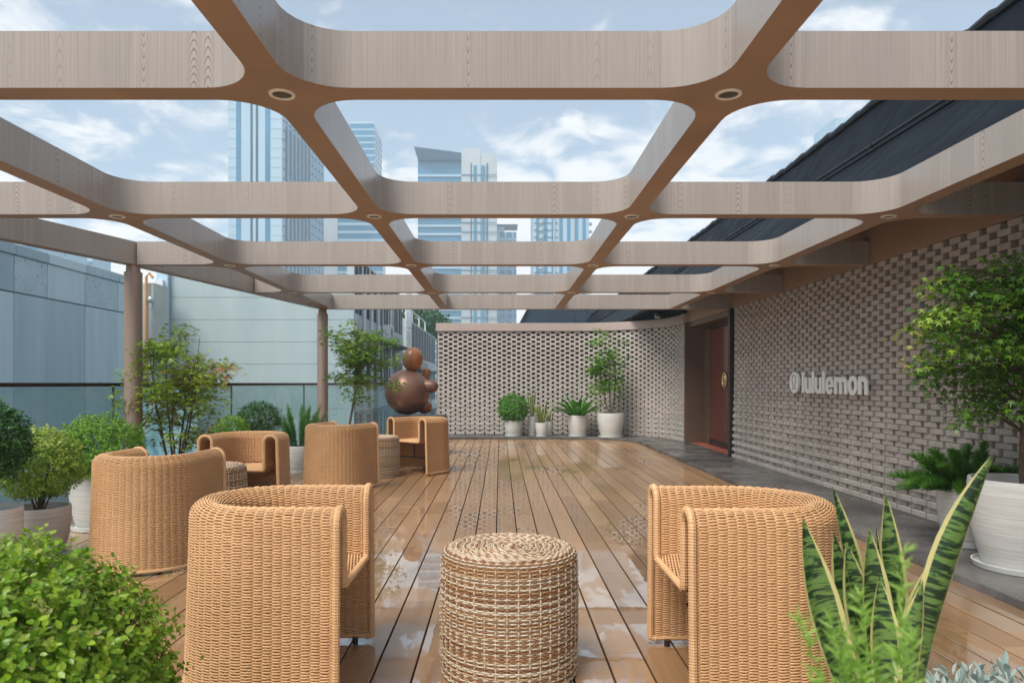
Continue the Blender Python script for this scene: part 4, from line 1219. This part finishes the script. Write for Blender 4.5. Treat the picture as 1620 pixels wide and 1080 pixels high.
SR, SH = 0.292, 0.54
def build_stool():
    root = thing('woven_stool', 'x', 'stool', (0,0,0), 0, 'round striped stools between the chairs')
    rows, mi_ = [], []
    n = 41*6+1; th = np.linspace(0, 2*math.pi, n); cx, sx = np.cos(th), np.sin(th)
    nrow = 70; random.seed(3)
    cols = []
    while len(cols) < nrow:
        seq = random.choice([(0,2), (0,0,2,2), (0,2), (1,2), (0,1,2), (0,2,2), (0,2)])
        cols += seq
    for r in range(nrow):
        z = .012 + (SH-.03)*r/(nrow-1)
        ph = math.pi*(r % 2)
        rad = SR + .006*math.sin(z/SH*math.pi) + .0022*np.cos(41*th + ph) + random.uniform(-.0015, .0015)
        if z > SH-.045: rad = rad - .012*((z-(SH-.045))/.045)**2
        P = np.stack([cx*rad, sx*rad, np.full(n, z)+rng.normal(0, .0006, n)], 1)
        rows.append((P, np.stack([cx, sx, np.zeros(n)], 1), np.tile([[0., 0, 1]], (n, 1)))); mi_.append(cols[r])
    V, Fc, mi = sweep_tubes(rows, .0034, .0041, mi_)
    link('woven_side', np_mesh('woven_side', V, Fc, [M['cream'], M['tan'], M['brown']], mi=mi), root)
    b = MB(); b.lathe([(SR-.005, .004), (SR, SH*.5), (SR-.014, SH-.012), (0, SH-.012)], 60); b.build('core', M['tan'], root, smooth=True)
    b = MB()
    for k_ in range(41):
        a = 2*math.pi*(k_+.5)/41; ca, sa = math.cos(a), math.sin(a)
        for z in np.arange(.03, SH-.05, .030):
            rr = SR+.0050+.006*math.sin(z/SH*math.pi)
            zz_ = z + (.015 if k_ % 2 else 0)
            b.tube([((rr-.004)*ca, (rr-.004)*sa, zz_-.010), (rr*ca, rr*sa, zz_), ((rr-.004)*ca, (rr-.004)*sa, zz_+.010)], [.0025, .0036, .0025], 4, caps=False)
    o = b.build('stake', M['cream'], root, smooth=True); o['kind'] = 'stuff'
    rows, mi_ = [], []
    k_ = 0; rr = .012
    while rr < SR-.006:
        m = max(14, int(2*math.pi*rr/.009)); t_ = np.linspace(0, 2*math.pi, m)
        z = SH - .004 - .020*max(0, (rr-(SR-.045))/.045)**2 + .0032*np.cos(math.pi*t_*rr/.02 + k_*1.7)
        P = np.stack([rr*np.cos(t_), rr*np.sin(t_), z], 1)
        rows.append((P, np.tile([[0., 0, 1]], (m, 1)), np.stack([np.cos(t_), np.sin(t_), 0*t_], 1))); mi_.append([1, 0, 3, 1, 2, 0, 3, 1, 0, 2][k_ % 10])
        rr += .0082; k_ += 1
    V, Fc, mi = sweep_tubes(rows, .0042, .0050, mi_)
    link('woven_top', np_mesh('woven_top', V, Fc, [M['mixed'], M['cream'], M['tan'], M['brown']], mi=mi), root)
    return root
ST = [(0.04, 3.12, 'large striped cream and brown stool between the two nearest chairs'), (-1.66, 9.60, 'striped round stool between the two farthest chairs'), (-2.53, 6.22, 'striped round stool mostly hidden behind the chair with its back turned')]
sproto = build_stool()
for i, (x, y, lb) in enumerate(ST):
    o = sproto if i == 0 else copy_tree(sproto)
    o.location = (x, y, 0); o.rotation_euler = (0, 0, i*1.3); o['label'] = lb

# ================================================================== SCULPTURE
sx_, sy_ = (644.5-791)/F*12.5, 12.5
sc2 = thing('ball_figure_sculpture', 'brown abstract figure of a big ball with egg head on a dark round plinth', 'sculpture', (sx_, sy_, 0))
b = MB(); b.lathe([(.50, 0), (.50, .655), (.48, .685)], 48, (.20, .05, 0)); b.build('plinth', M['darkmetal'], sc2, smooth=True)
b = MB(); b.ell((0, 0, 1.094), (.398, .398, .398), 56, 32); b.build('body', M['copper'], sc2, smooth=True)
hd = MB(); hd.ell((0, 0, 0), (.182, .19, .212), 56, 28)
for i, f in enumerate(hd.f):
    c_ = sum((Vector(hd.v[j]) for j in f), Vector())/len(f)
    hd.mi[i] = 1 if math.atan2(c_.x, -c_.y) > R(14) else 0
o = hd.build('head', [M['copper_mid'], M['copper_light']], sc2, smooth=True); o.location = (.094, -.02, 1.668); o.rotation_euler = (0, R(3), R(-4))
b = MB(); rr_ = .112; b.tube([(.2, -.05, 1.205), (.42, -.08, 1.195)] + [(.44+rr_*math.sin(a), -.08, 1.194) for a in np.linspace(.1, 1.55, 9)], [.118, .114] + [rr_*math.cos(a) for a in np.linspace(.1, 1.55, 9)], 28)
b.build('arm', M['copper'], sc2, smooth=True)
b = MB(); b.lathe([(.05, -.22), (.07, -.2), (.074, .0), (.072, .10), (.060, .13), (.040, .135), (.036, .12)], 28); o = b.build('raised_hand', M['copper_light'], sc2, smooth=True); o.location = (.29, .20, 1.38); o.rotation_euler = (R(-12), R(14), 0)
b = MB(); b.ell((.285, .16, .83), (.14, .18, .125), 28, 16); b.build('foot', M['copper_light'], sc2, smooth=True)

# ================================================================== PLANTS
def pot_parts(root, r, h, saucer=True, z0=0.0, soil=True):
    zs = z0 + (.02 if saucer else 0)
    if saucer:
        b = MB(); b.lathe([(r*.80, z0), (r*.90, z0+.004), (r*.93, z0+.038), (r*.90, z0+.04), (r*.86, z0+.02), (0, z0+.018)], 40); b.build('saucer', M['saucer'], root, smooth=True)
    b = MB(); t = max(.012, r*.07)
    b.lathe([(0, zs+.002), (r*.72, zs+.003), (r*.80, zs+h*.12), (r*.92, zs+h*.40), (r*.99, zs+h*.70), (r, zs+h*.93), (r*.985, zs+h), (r-t, zs+h), (r-t*1.2, zs+h*.9), (r-t*1.2, zs+h*.86)], 48)
    p_ = b.build('pot', M['pot'], root, smooth=True)
    b = MB(); b.lathe([(r-t*1.25, zs+h*.86), (r*.5, zs+h*.885), (0, zs+h*.89)], 28); b.build('soil', M['soil'], root, smooth=True)
    return zs + h*.88
def twiggy(root, base, c, rad, n, thick=.006, mat='bark'):
    b = MB()
    for i in range(n):
        d = unit(1)[0]; d[2] = abs(d[2])*.8
        e = Vector(c) + Vector(d*np.array(rad)*.8); s_ = Vector(base) + Vector((random.uniform(-.03,.03), random.uniform(-.03,.03), 0))
        m = s_.lerp(e, .5) + Vector((0, 0, .25*rad[2]))*.3
        b.tube([s_, m, e], [thick, thick*.7, thick*.35], 5)
    return b.build('stem', M[mat], root, smooth=True)
def ball(root, c, rad, n, size, mat, tint=(0.2, 0.9), shag=0.10, tm=None, top_tint=0.0, flat=0.0):
    """clipped shrub: short sprigs of leaves over a lumpy ball"""
    c, rad = np.array(c), np.array(rad)
    ns_ = max(60, n//7); S = unit(ns_)
    lump = 1 + .07*np.sin(S[:, 0]*7+S[:, 1]*5)*np.cos(S[:, 2]*6+S[:, 0]*3) + rng.normal(0, shag*.45, ns_)
    lay = np.where(rng.random(ns_) < .70, rng.uniform(.90, 1.0, ns_), rng.uniform(.62, .9, ns_))
    Pc = c + S*rad*(lump*lay)[:, None]
    k_ = rng.integers(0, ns_, n)
    along = rng.uniform(-1.2, 1.0, n)
    axis = S[k_] + .6*unit(n)*.6 + np.array([0, 0, .35])
    axis /= np.linalg.norm(axis, axis=1, keepdims=True)
    P = Pc[k_] + axis*(along*size*1.0)[:, None] + unit(n)*size*.45
    side = unit(n); side -= axis*(side*axis).sum(1, keepdims=True)
    yd = axis*.55 + side/np.maximum(np.linalg.norm(side, axis=1, keepdims=True), 1e-5)
    zh = axis*1.0 + .35*unit(n)
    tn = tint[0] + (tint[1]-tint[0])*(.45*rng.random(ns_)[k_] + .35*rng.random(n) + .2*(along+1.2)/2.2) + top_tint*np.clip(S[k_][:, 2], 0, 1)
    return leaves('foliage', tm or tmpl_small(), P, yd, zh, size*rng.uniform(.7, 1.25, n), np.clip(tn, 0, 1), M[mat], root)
G_BALL = 'clipped ball shrubs in pots'
def ball_plant(label, x, y, pr, ph, cz, rad, n, size, mat, z0=0., saucer=True, **kw):
    t = thing('ball_shrub', label, 'shrub', (x, y, z0), 0, G_BALL)
    zs = pot_parts(t, pr, ph, saucer)
    core = MB(); core.tube([(0, 0, zs-.03), (0, 0, cz-z0)], [.02, .012], 8); 
    twiggy(t, (0, 0, zs-.02), (0, 0, cz-z0), rad, 16)
    ball(t, (0, 0, cz-z0), rad, n, size, mat, **kw)
    return t
# foreground privet
fx, fy = -1.36, 1.92
t = thing('privet_bush', 'big bright green privet bush filling the lower left corner', 'bush', (fx, fy, 0))
pot_parts(t, .28, .20)
twiggy(t, (0, 0, .18), (0, 0, .40), (.34, .34, .32), 14, .005)
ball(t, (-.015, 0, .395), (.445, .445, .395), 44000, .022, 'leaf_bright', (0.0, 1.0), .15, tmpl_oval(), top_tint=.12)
# row along the railing
a = at(-28, 0, 4.45); ball_plant('dark green clipped ball cut off by the left frame edge', a.x, 4.45, .22, .45, EYE-(700-606)/F*4.45, (.26, .26, .25), 12000, .024, 'leaf_dark', tint=(.1, .9))
a = at(62, 0, 5.05); ball_plant('golden green loose ball in a wide ribbed white pot', a.x, 5.05, .20, .36, EYE-(733-606)/F*5.05, (.27, .27, .24), 12000, .022, 'leaf_gold', tint=(.1, 1.0), shag=.10, top_tint=.2)
a = at(157, 0, 6.15); ball_plant('broad mid green ball, widest of the row by the column', a.x, 6.15, .235, .45, EYE-(712-606)/F*6.15, (.365, .365, .30), 17000, .023, 'leaf_mid', tint=(.15, 1.0), shag=.12, top_tint=.15)
a = at(366, 0, 8.7); ball_plant('small light green ball half hidden behind the chair facing the camera', a.x, 8.7, .17, .36, EYE-(682-606)/F*8.7, (.21, .21, .19), 6000, .020, 'leaf_mid', tint=(.3, 1.0), top_tint=.15)
a = at(410, 0, 9.1); ball_plant('dark green ball beside the foxtail fern near the second column', a.x, 9.1, .19, .45, EYE-(663-606)/F*9.1, (.275, .275, .22), 8000, .021, 'leaf_dark', tint=(.2, 1.0))
a = at(812, 0, 16.2); ball_plant('vivid green ball in a white pot against the curved brick wall', a.x, 16.2, .205, .34, EYE-(646-606)/F*16.2, (.335, .335, .33), 9000, .032, 'leaf_vivid', z0=.05, tint=(.2, 1.0), shag=.04)

def plume_plant(name, label, cat, x, y, z0, pr, ph, n, length, spread, wdt, mat, group=None, needles=260, droop=.0, side_bias=None, nsize=.03):
    t = thing(name, label, cat, (x, y, z0), 0, group)
    zs = pot_parts(t, pr, ph)
    for i in range(n):
        a = 2*math.pi*i/n*2.4 + random.uniform(-.3, .3); tl = spread*math.sqrt((i+.6)/n)
        if side_bias is not None: a = side_bias + random.uniform(-1.2, 1.2)
        L_ = length*random.uniform(.75, 1.08)
        d = np.array([math.cos(a)*math.sin(tl), math.sin(a)*math.sin(tl), math.cos(tl)])
        s0 = np.array([math.cos(a)*pr*.35, math.sin(a)*pr*.35, zs-.01])
        tt = rng.random(needles)**.8
        ax = s0 + d[None]*tt[:, None]*L_ + np.array([[0, 0, -droop]])*(tt**2)[:, None]*L_
        side = unit(needles); side -= d*(side@d)[:, None]; side /= np.maximum(np.linalg.norm(side, axis=1, keepdims=True), 1e-5)
        env = wdt*np.sin(np.clip(tt*.93+.07, 0, 1)*math.pi)**.6
        P = ax
        yd = side + d[None]*1.1
        leaves('frond', tmpl_fine(), P, yd, unit(needles), np.maximum(.006, env)*rng.uniform(.8, 1.2, needles)*1.35, np.clip(.25+.5*tt+rng.normal(0, .12, needles), 0, 1), M[mat], t)
    return t
a = at(474, 0, 9.95); plume_plant('foxtail_fern', 'light green foxtail fern with upright plumes in a white pot by the second column', 'fern', a.x, 9.95, 0, .185, .36, 17, .66, .62, .060, 'leaf_plume', None, 420)
a = at(1527, 0, 5.30); plume_plant('asparagus_fern', 'dark feathery asparagus fern in a pot behind the big maple pot', 'fern', a.x, 5.30, .05, .19, .42, 46, .56, 1.32, .060, 'leaf_fern', None, 520, droop=.34)

def blade(L_, W_, lean, az, curve, twist=0.0, fold=.25, nseg=16, roll=0.0):
    """one strap leaf: verts, quads, uv; grows from the origin"""
    V, UV = [], []
    acr = (-1, -.62, 0, .62, 1)
    ca, sa = math.cos(az), math.sin(az)
    px_, pz_ = 0.0, 0.0; ang = lean
    for i in range(nseg+1):
        t = i/nseg
        wv = W_*(.55+.55*math.sin(min(1, t*1.15)*math.pi*.62))*(1 if t < .6 else max(0.02, (1-((t-.6)/.4)**1.9)))
        if i: px_ += math.sin(ang)*L_/nseg; pz_ += math.cos(ang)*L_/nseg; ang += curve/nseg
        tw = roll + twist*t
        for s_ in acr:
            lx = s_*wv/2; ly = fold*wv*(abs(s_)**1.5)
            # local: radial direction r, tangential direction q
            on = lx*math.sin(tw) - ly*math.cos(tw); qx = lx*math.cos(tw) + ly*math.sin(tw)
            rx = px_ + math.cos(ang)*on; zz_ = pz_ - math.sin(ang)*on
            V.append((ca*rx - sa*qx, sa*rx + ca*qx, zz_)); UV.append((.5+.5*s_, t*L_/.6))
    Fc = [(i*5+k_, i*5+k_+1, i*5+k_+6, i*5+k_+5) for i in range(nseg) for k_ in range(4)]
    return np.array(V), np.array(Fc), np.array(UV)
def snake_plant(label, x, y, z0, pr, ph, specs, mat='snake', group=None, saucer=True):
    t = thing('snake_plant', label, 'plant', (x, y, z0), 0, group)
    zs = pot_parts(t, pr, ph, saucer)
    for (bx, by, L_, W_, lean, az, cv, tw, *ro) in specs:
        V, Fc, UV = blade(L_, W_, lean, az, cv, tw, roll=ro[0] if ro else 0.0)
        o = link('leaf', np_mesh('leaf', V, Fc, M[mat], uv=UV), t, (bx, by, zs-.02))
    return t
G_SN = 'snake plants in white pots'
fy = 1.85
base = at(1408, 0, fy)
sp = []
def leaf_to(bpx, tpx, tpy, W_, cv, roll=0.0, dy=0.0, tw=.3, zs=.30):
    """a leaf whose foot stands at picture column bpx and whose tip reaches (tpx,tpy)"""
    b_ = at(bpx, 606, fy+dy); t_ = at(tpx, tpy, fy+dy*.6)
    dx_ = t_.x-b_.x; dz_ = t_.z-zs
    L_ = math.hypot(dx_, dz_); chord = math.atan2(abs(dx_), dz_)
    azi = 0.0 if dx_ >= 0 else math.pi
    sp.append((b_.x-base.x, dy, L_*1.01, W_, chord-cv/2, azi, cv, tw, roll))
leaf_to(1385, 1272, 808, 0.086, -.30, 1.2, -.02)
leaf_to(1395, 1321, 762, 0.061, .10, 1.0, .05)
leaf_to(1400, 1330, 838, 0.070, -.05, 1.9, .09)
leaf_to(1405, 1376, 826, 0.082, -.12, 1.2, .0)
leaf_to(1412, 1392, 818, 0.057, -.10, .5, .05)
leaf_to(1425, 1414, 776, 0.066, .0, 1.5, .10)
leaf_to(1438, 1574, 706, 0.086, .36, 1.25, -.03, .15)
leaf_to(1432, 1552, 778, 0.049, .30, 1.7, .07)
leaf_to(1428, 1452, 905, 0.061, .1, 1.3, -.06)
leaf_to(1385, 1319, 998, 0.029, -.1, 1.0, -.09)
leaf_to(1415, 1344, 850, 0.078, -.1, 1.6, .03)
leaf_to(1420, 1490, 870, 0.070, .15, 1.7, .05)
leaf_to(1400, 1385, 900, 0.074, .05, 1.4, -.04)
snake_plant('large yellow edged snake plant in front of the right hand chair', base.x, fy, 0, .16, .32, sp, group=G_SN)
def small_snake(label, x, y, pr, ph, n, L_, W_, spread):
    s_ = []
    for i in range(n):
        a = 2*math.pi*i/n+random.uniform(-.3, .3); s_.append((math.cos(a)*pr*.4, math.sin(a)*pr*.4, L_*random.uniform(.65, 1.1), W_*random.uniform(.8, 1.1), spread*random.uniform(.2, 1), a, random.uniform(-.1, .15), random.uniform(-1.5, 1.5)))
    return snake_plant(label, x, y, .05, pr, ph, s_, group=G_SN)
a = at(842, 0, 16.35); small_snake('tall slim snake plant in the rear pot beside the vivid green ball', a.x, 16.38, .105, .42, 8, .66, .055, .12)
a = at(857, 0, 16.05); small_snake('short variegated snake plant in the front pot of the wall row', a.x, 16.08, .145, .29, 11, .55, .06, .5)
a = at(867, 0, 16.35); small_snake('small snake plant half hidden behind the front snake plant pot', a.x+.02, 16.42, .10, .30, 7, .36, .05, .4)
# broad strap-leaved fern by the wall
a = at(914, 0, 16.1)
t = thing('birdnest_fern', 'dark green birdnest fern with broad arching leaves in a white pot by the wall', 'fern', (a.x, 16.1, .05))
zs = pot_parts(t, .235, .46)
for i in range(26):
    az = i*2.4+random.uniform(-.2, .2); rr = math.sqrt((i+.5)/26)
    V, Fc, UV = blade(random.uniform(.55, .72), random.uniform(.085, .12), .1+.95*rr, az, .25+.35*rr, random.uniform(-.3, .3), .18, 12)
    link('leaf', np_mesh('leaf', V, Fc, M['leaf_vivid'], np.clip(np.full(len(V), .15+.35*random.random()), 0, 1)), t, (math.cos(az)*.05, math.sin(az)*.05, zs-.02))

def tree(name, label, cat, x, y, z0, pot, stems, clumps, leaf_n, leaf_s, mat, bark, tint, crown_c, crown_r, tm=None, flat=.35, clump_r=.13, thick=.016, bias=None, hang=0.0):
    t = thing(name, label, cat, (x, y, z0))
    zs = pot_parts(t, *pot)
    cc, cr = np.array(crown_c), np.array(crown_r)
    D = unit(clumps); K = cc + D*cr*(rng.random((clumps, 1))**.45)
    if bias is not None: K = bias(K)
    b = MB(); feet = []
    for i in range(stems):
        a = 2*math.pi*i/stems + .5; tip = cc + np.array([math.cos(a)*cr[0]*.45, math.sin(a)*cr[1]*.45, cr[2]*random.uniform(.35, .85)]) if stems > 1 else cc + np.array([0, 0, cr[2]*.85])
        f_ = np.array([math.cos(a)*.025*(stems > 1), math.sin(a)*.025*(stems > 1), zs-.03])
        pts = []
        for j in range(9):
            s_ = j/8; p_ = f_ + (tip-f_)*s_; bow = math.sin(s_*math.pi)*.05; pts.append((p_[0]+math.cos(a)*bow+random.uniform(-.012,.012), p_[1]+math.sin(a)*bow+random.uniform(-.012,.012), p_[2]))
        b.tube(pts, [thick*(1-.82*j/8) for j in range(9)], 7); feet.append(np.array(pts))
    for q in K:
        best = min(feet, key=lambda f_: np.min(np.linalg.norm(f_-q, axis=1)))
        cand = best[(best[:, 2] < q[2]+.02)]
        if len(cand) == 0: cand = best[2:3]
        f_ = cand[np.argmin(np.linalg.norm(cand-q, axis=1))]
        m_ = (f_+q)/2 + np.array([0, 0, .03]) + rng.normal(0, .015, 3)
        b.tube([f_, m_, q], [thick*.30, thick*.2, thick*.09], 5)
    b.build('trunk', M[bark], t, smooth=True)
    k_ = rng.integers(0, clumps, leaf_n)
    off = unit(leaf_n)*rng.random((leaf_n, 1))**.5*clump_r*np.array([1, 1, flat])
    P = K[k_]+off - np.array([[0, 0, hang]])*np.linalg.norm(off, axis=1)[:, None]
    out = off.copy(); out[:, 2] = -.25*np.linalg.norm(off, axis=1)-hang*.1
    yd = out + unit(leaf_n)*.04; zh = np.array([[0, 0, 1.0]]) + unit(leaf_n)*.55
    ct = rng.random(clumps)
    tn = tint(P, ct[k_])
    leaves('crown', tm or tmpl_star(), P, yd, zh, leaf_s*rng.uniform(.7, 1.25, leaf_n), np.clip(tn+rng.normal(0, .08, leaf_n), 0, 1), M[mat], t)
    return t
# bushy maple, left
a = at(286, 0, 7.75)
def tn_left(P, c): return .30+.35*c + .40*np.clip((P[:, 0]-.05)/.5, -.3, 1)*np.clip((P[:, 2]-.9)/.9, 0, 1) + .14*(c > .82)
tree('maple_shrub', 'bushy maple turning yellow and orange behind the two left chairs', 'tree', a.x, 7.6, 0, (.22, .34), 7, 150, 4000, .064, 'leaf_maple', 'bark', tn_left, (0, 0, 1.22), (.58, .45, .68), clump_r=.15, thick=.013, flat=.75)
a = at(547, 0, 10.6)
def bias2(K):
    K = K.copy(); K[:, 0] *= 1.0; s_ = K[:, 2] < 1.35; K[s_, 0] *= 1.25; K[s_, 0] += .1; return K
tree('slender_maple', 'slender green maple with open layered branches beside the sculpture', 'tree', a.x, 10.6, 0, (.20, .34), 1, 62, 2400, .072, 'leaf_maple_green', 'bark_grey', lambda P, c: .35+.5*c, (.20, 0, 1.62), (.58, .5, .66), clump_r=.16, thick=.024, bias=bias2, flat=.6)
# big maple in the large pot, right
def bias3(K):
    K = K.copy(); K[:, 0] = np.where(K[:, 0] > .33, .66-K[:, 0], K[:, 0]); return K
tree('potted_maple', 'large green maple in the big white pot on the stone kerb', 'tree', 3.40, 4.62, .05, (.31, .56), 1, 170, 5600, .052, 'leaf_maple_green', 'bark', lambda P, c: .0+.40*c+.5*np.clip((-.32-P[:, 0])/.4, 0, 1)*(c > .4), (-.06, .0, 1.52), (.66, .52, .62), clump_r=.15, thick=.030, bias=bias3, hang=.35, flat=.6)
a = at(966, 0, 15.85)
tree('potted_sapling', 'slim green leafy sapling in the largest pot of the wall row', 'tree', a.x, 15.85, .05, (.30, .52), 3, 80, 3000, .060, 'leaf_mid', 'bark_grey', lambda P, c: .1+.6*c, (-.06, 0, 1.52), (.48, .36, .92), tm=tmpl_oval(), clump_r=.15, thick=.014, flat=.7)

# silver leaved plant and soft fern in the foreground, right
a = at(1585, 0, 2.15)
t = thing('silver_bush', 'silver grey leaved plant low in the bottom right corner', 'plant', (a.x, 2.15, 0))
zs = pot_parts(t, .15, .16)
for i in range(60):
    az = i*2.4; rr = math.sqrt((i+.5)/60); pz = .12*(1-rr); d = np.array([math.cos(az)*rr*.26, math.sin(az)*rr*.26, .27+pz+random.uniform(-.02, .02)])
    n = 14; tt = np.linspace(.2, 1, n); s0 = np.array([math.cos(az)*.05, math.sin(az)*.05, zs-.02])
    P = s0+(d-s0)*tt[:, None]; side = unit(n); dd = (d-s0)/np.linalg.norm(d-s0)
    leaves('sprig', tmpl_lance(), P, side*.7+dd*.9, unit(n)*.5+np.array([0, 0, 1]), np.full(n, .062)*rng.uniform(.7, 1.1, n)*.9, rng.uniform(.2, 1, n), M['leaf_silver'], t)
a = at(1392, 0, .86)
t = thing('soft_fern', 'blurred light green fern sprays close in front of the snake plant', 'fern', (a.x, .86, 0))
zs = pot_parts(t, .09, .74, True)
for i in range(15):
    az = i*2.4; n = 240; tt = rng.random(n); L_ = random.uniform(.16, .40)
    lean = random.uniform(.05, .40); d = np.array([math.cos(az)*math.sin(lean)*.9-.02, math.sin(az)*math.sin(lean)*.5, math.cos(lean)])
    P = np.array([0, 0, zs-.01])+d*tt[:, None]*L_ + np.array([-.02, 0, 0])*(tt**2)[:, None]
    side = unit(n); side[:, 2] *= .4
    leaves('spray', tmpl_needle(), P, side+d*.6, unit(n), (.018+.024*(1-tt))*rng.uniform(.7, 1.2, n), rng.uniform(.3, 1, n), M['leaf_soft'], t)

# ================================================================== HAZE
hz = MB(); hz.box((-160, -12, -13.4), (160, 372, 124))
k = NT('haze')
k.t.nodes.remove(k.b)
vol = k.n('ShaderNodeVolumePrincipled'); vol.inputs['Density'].default_value = 0.0013; vol.inputs['Color'].default_value = (0.78, 0.92, 1.0, 1); vol.inputs['Anisotropy'].default_value = 0.0
k.t.links.new(vol.outputs[0], k.out.inputs['Volume'])
o = hz.build('haze', k.m); o['kind'] = 'stuff'
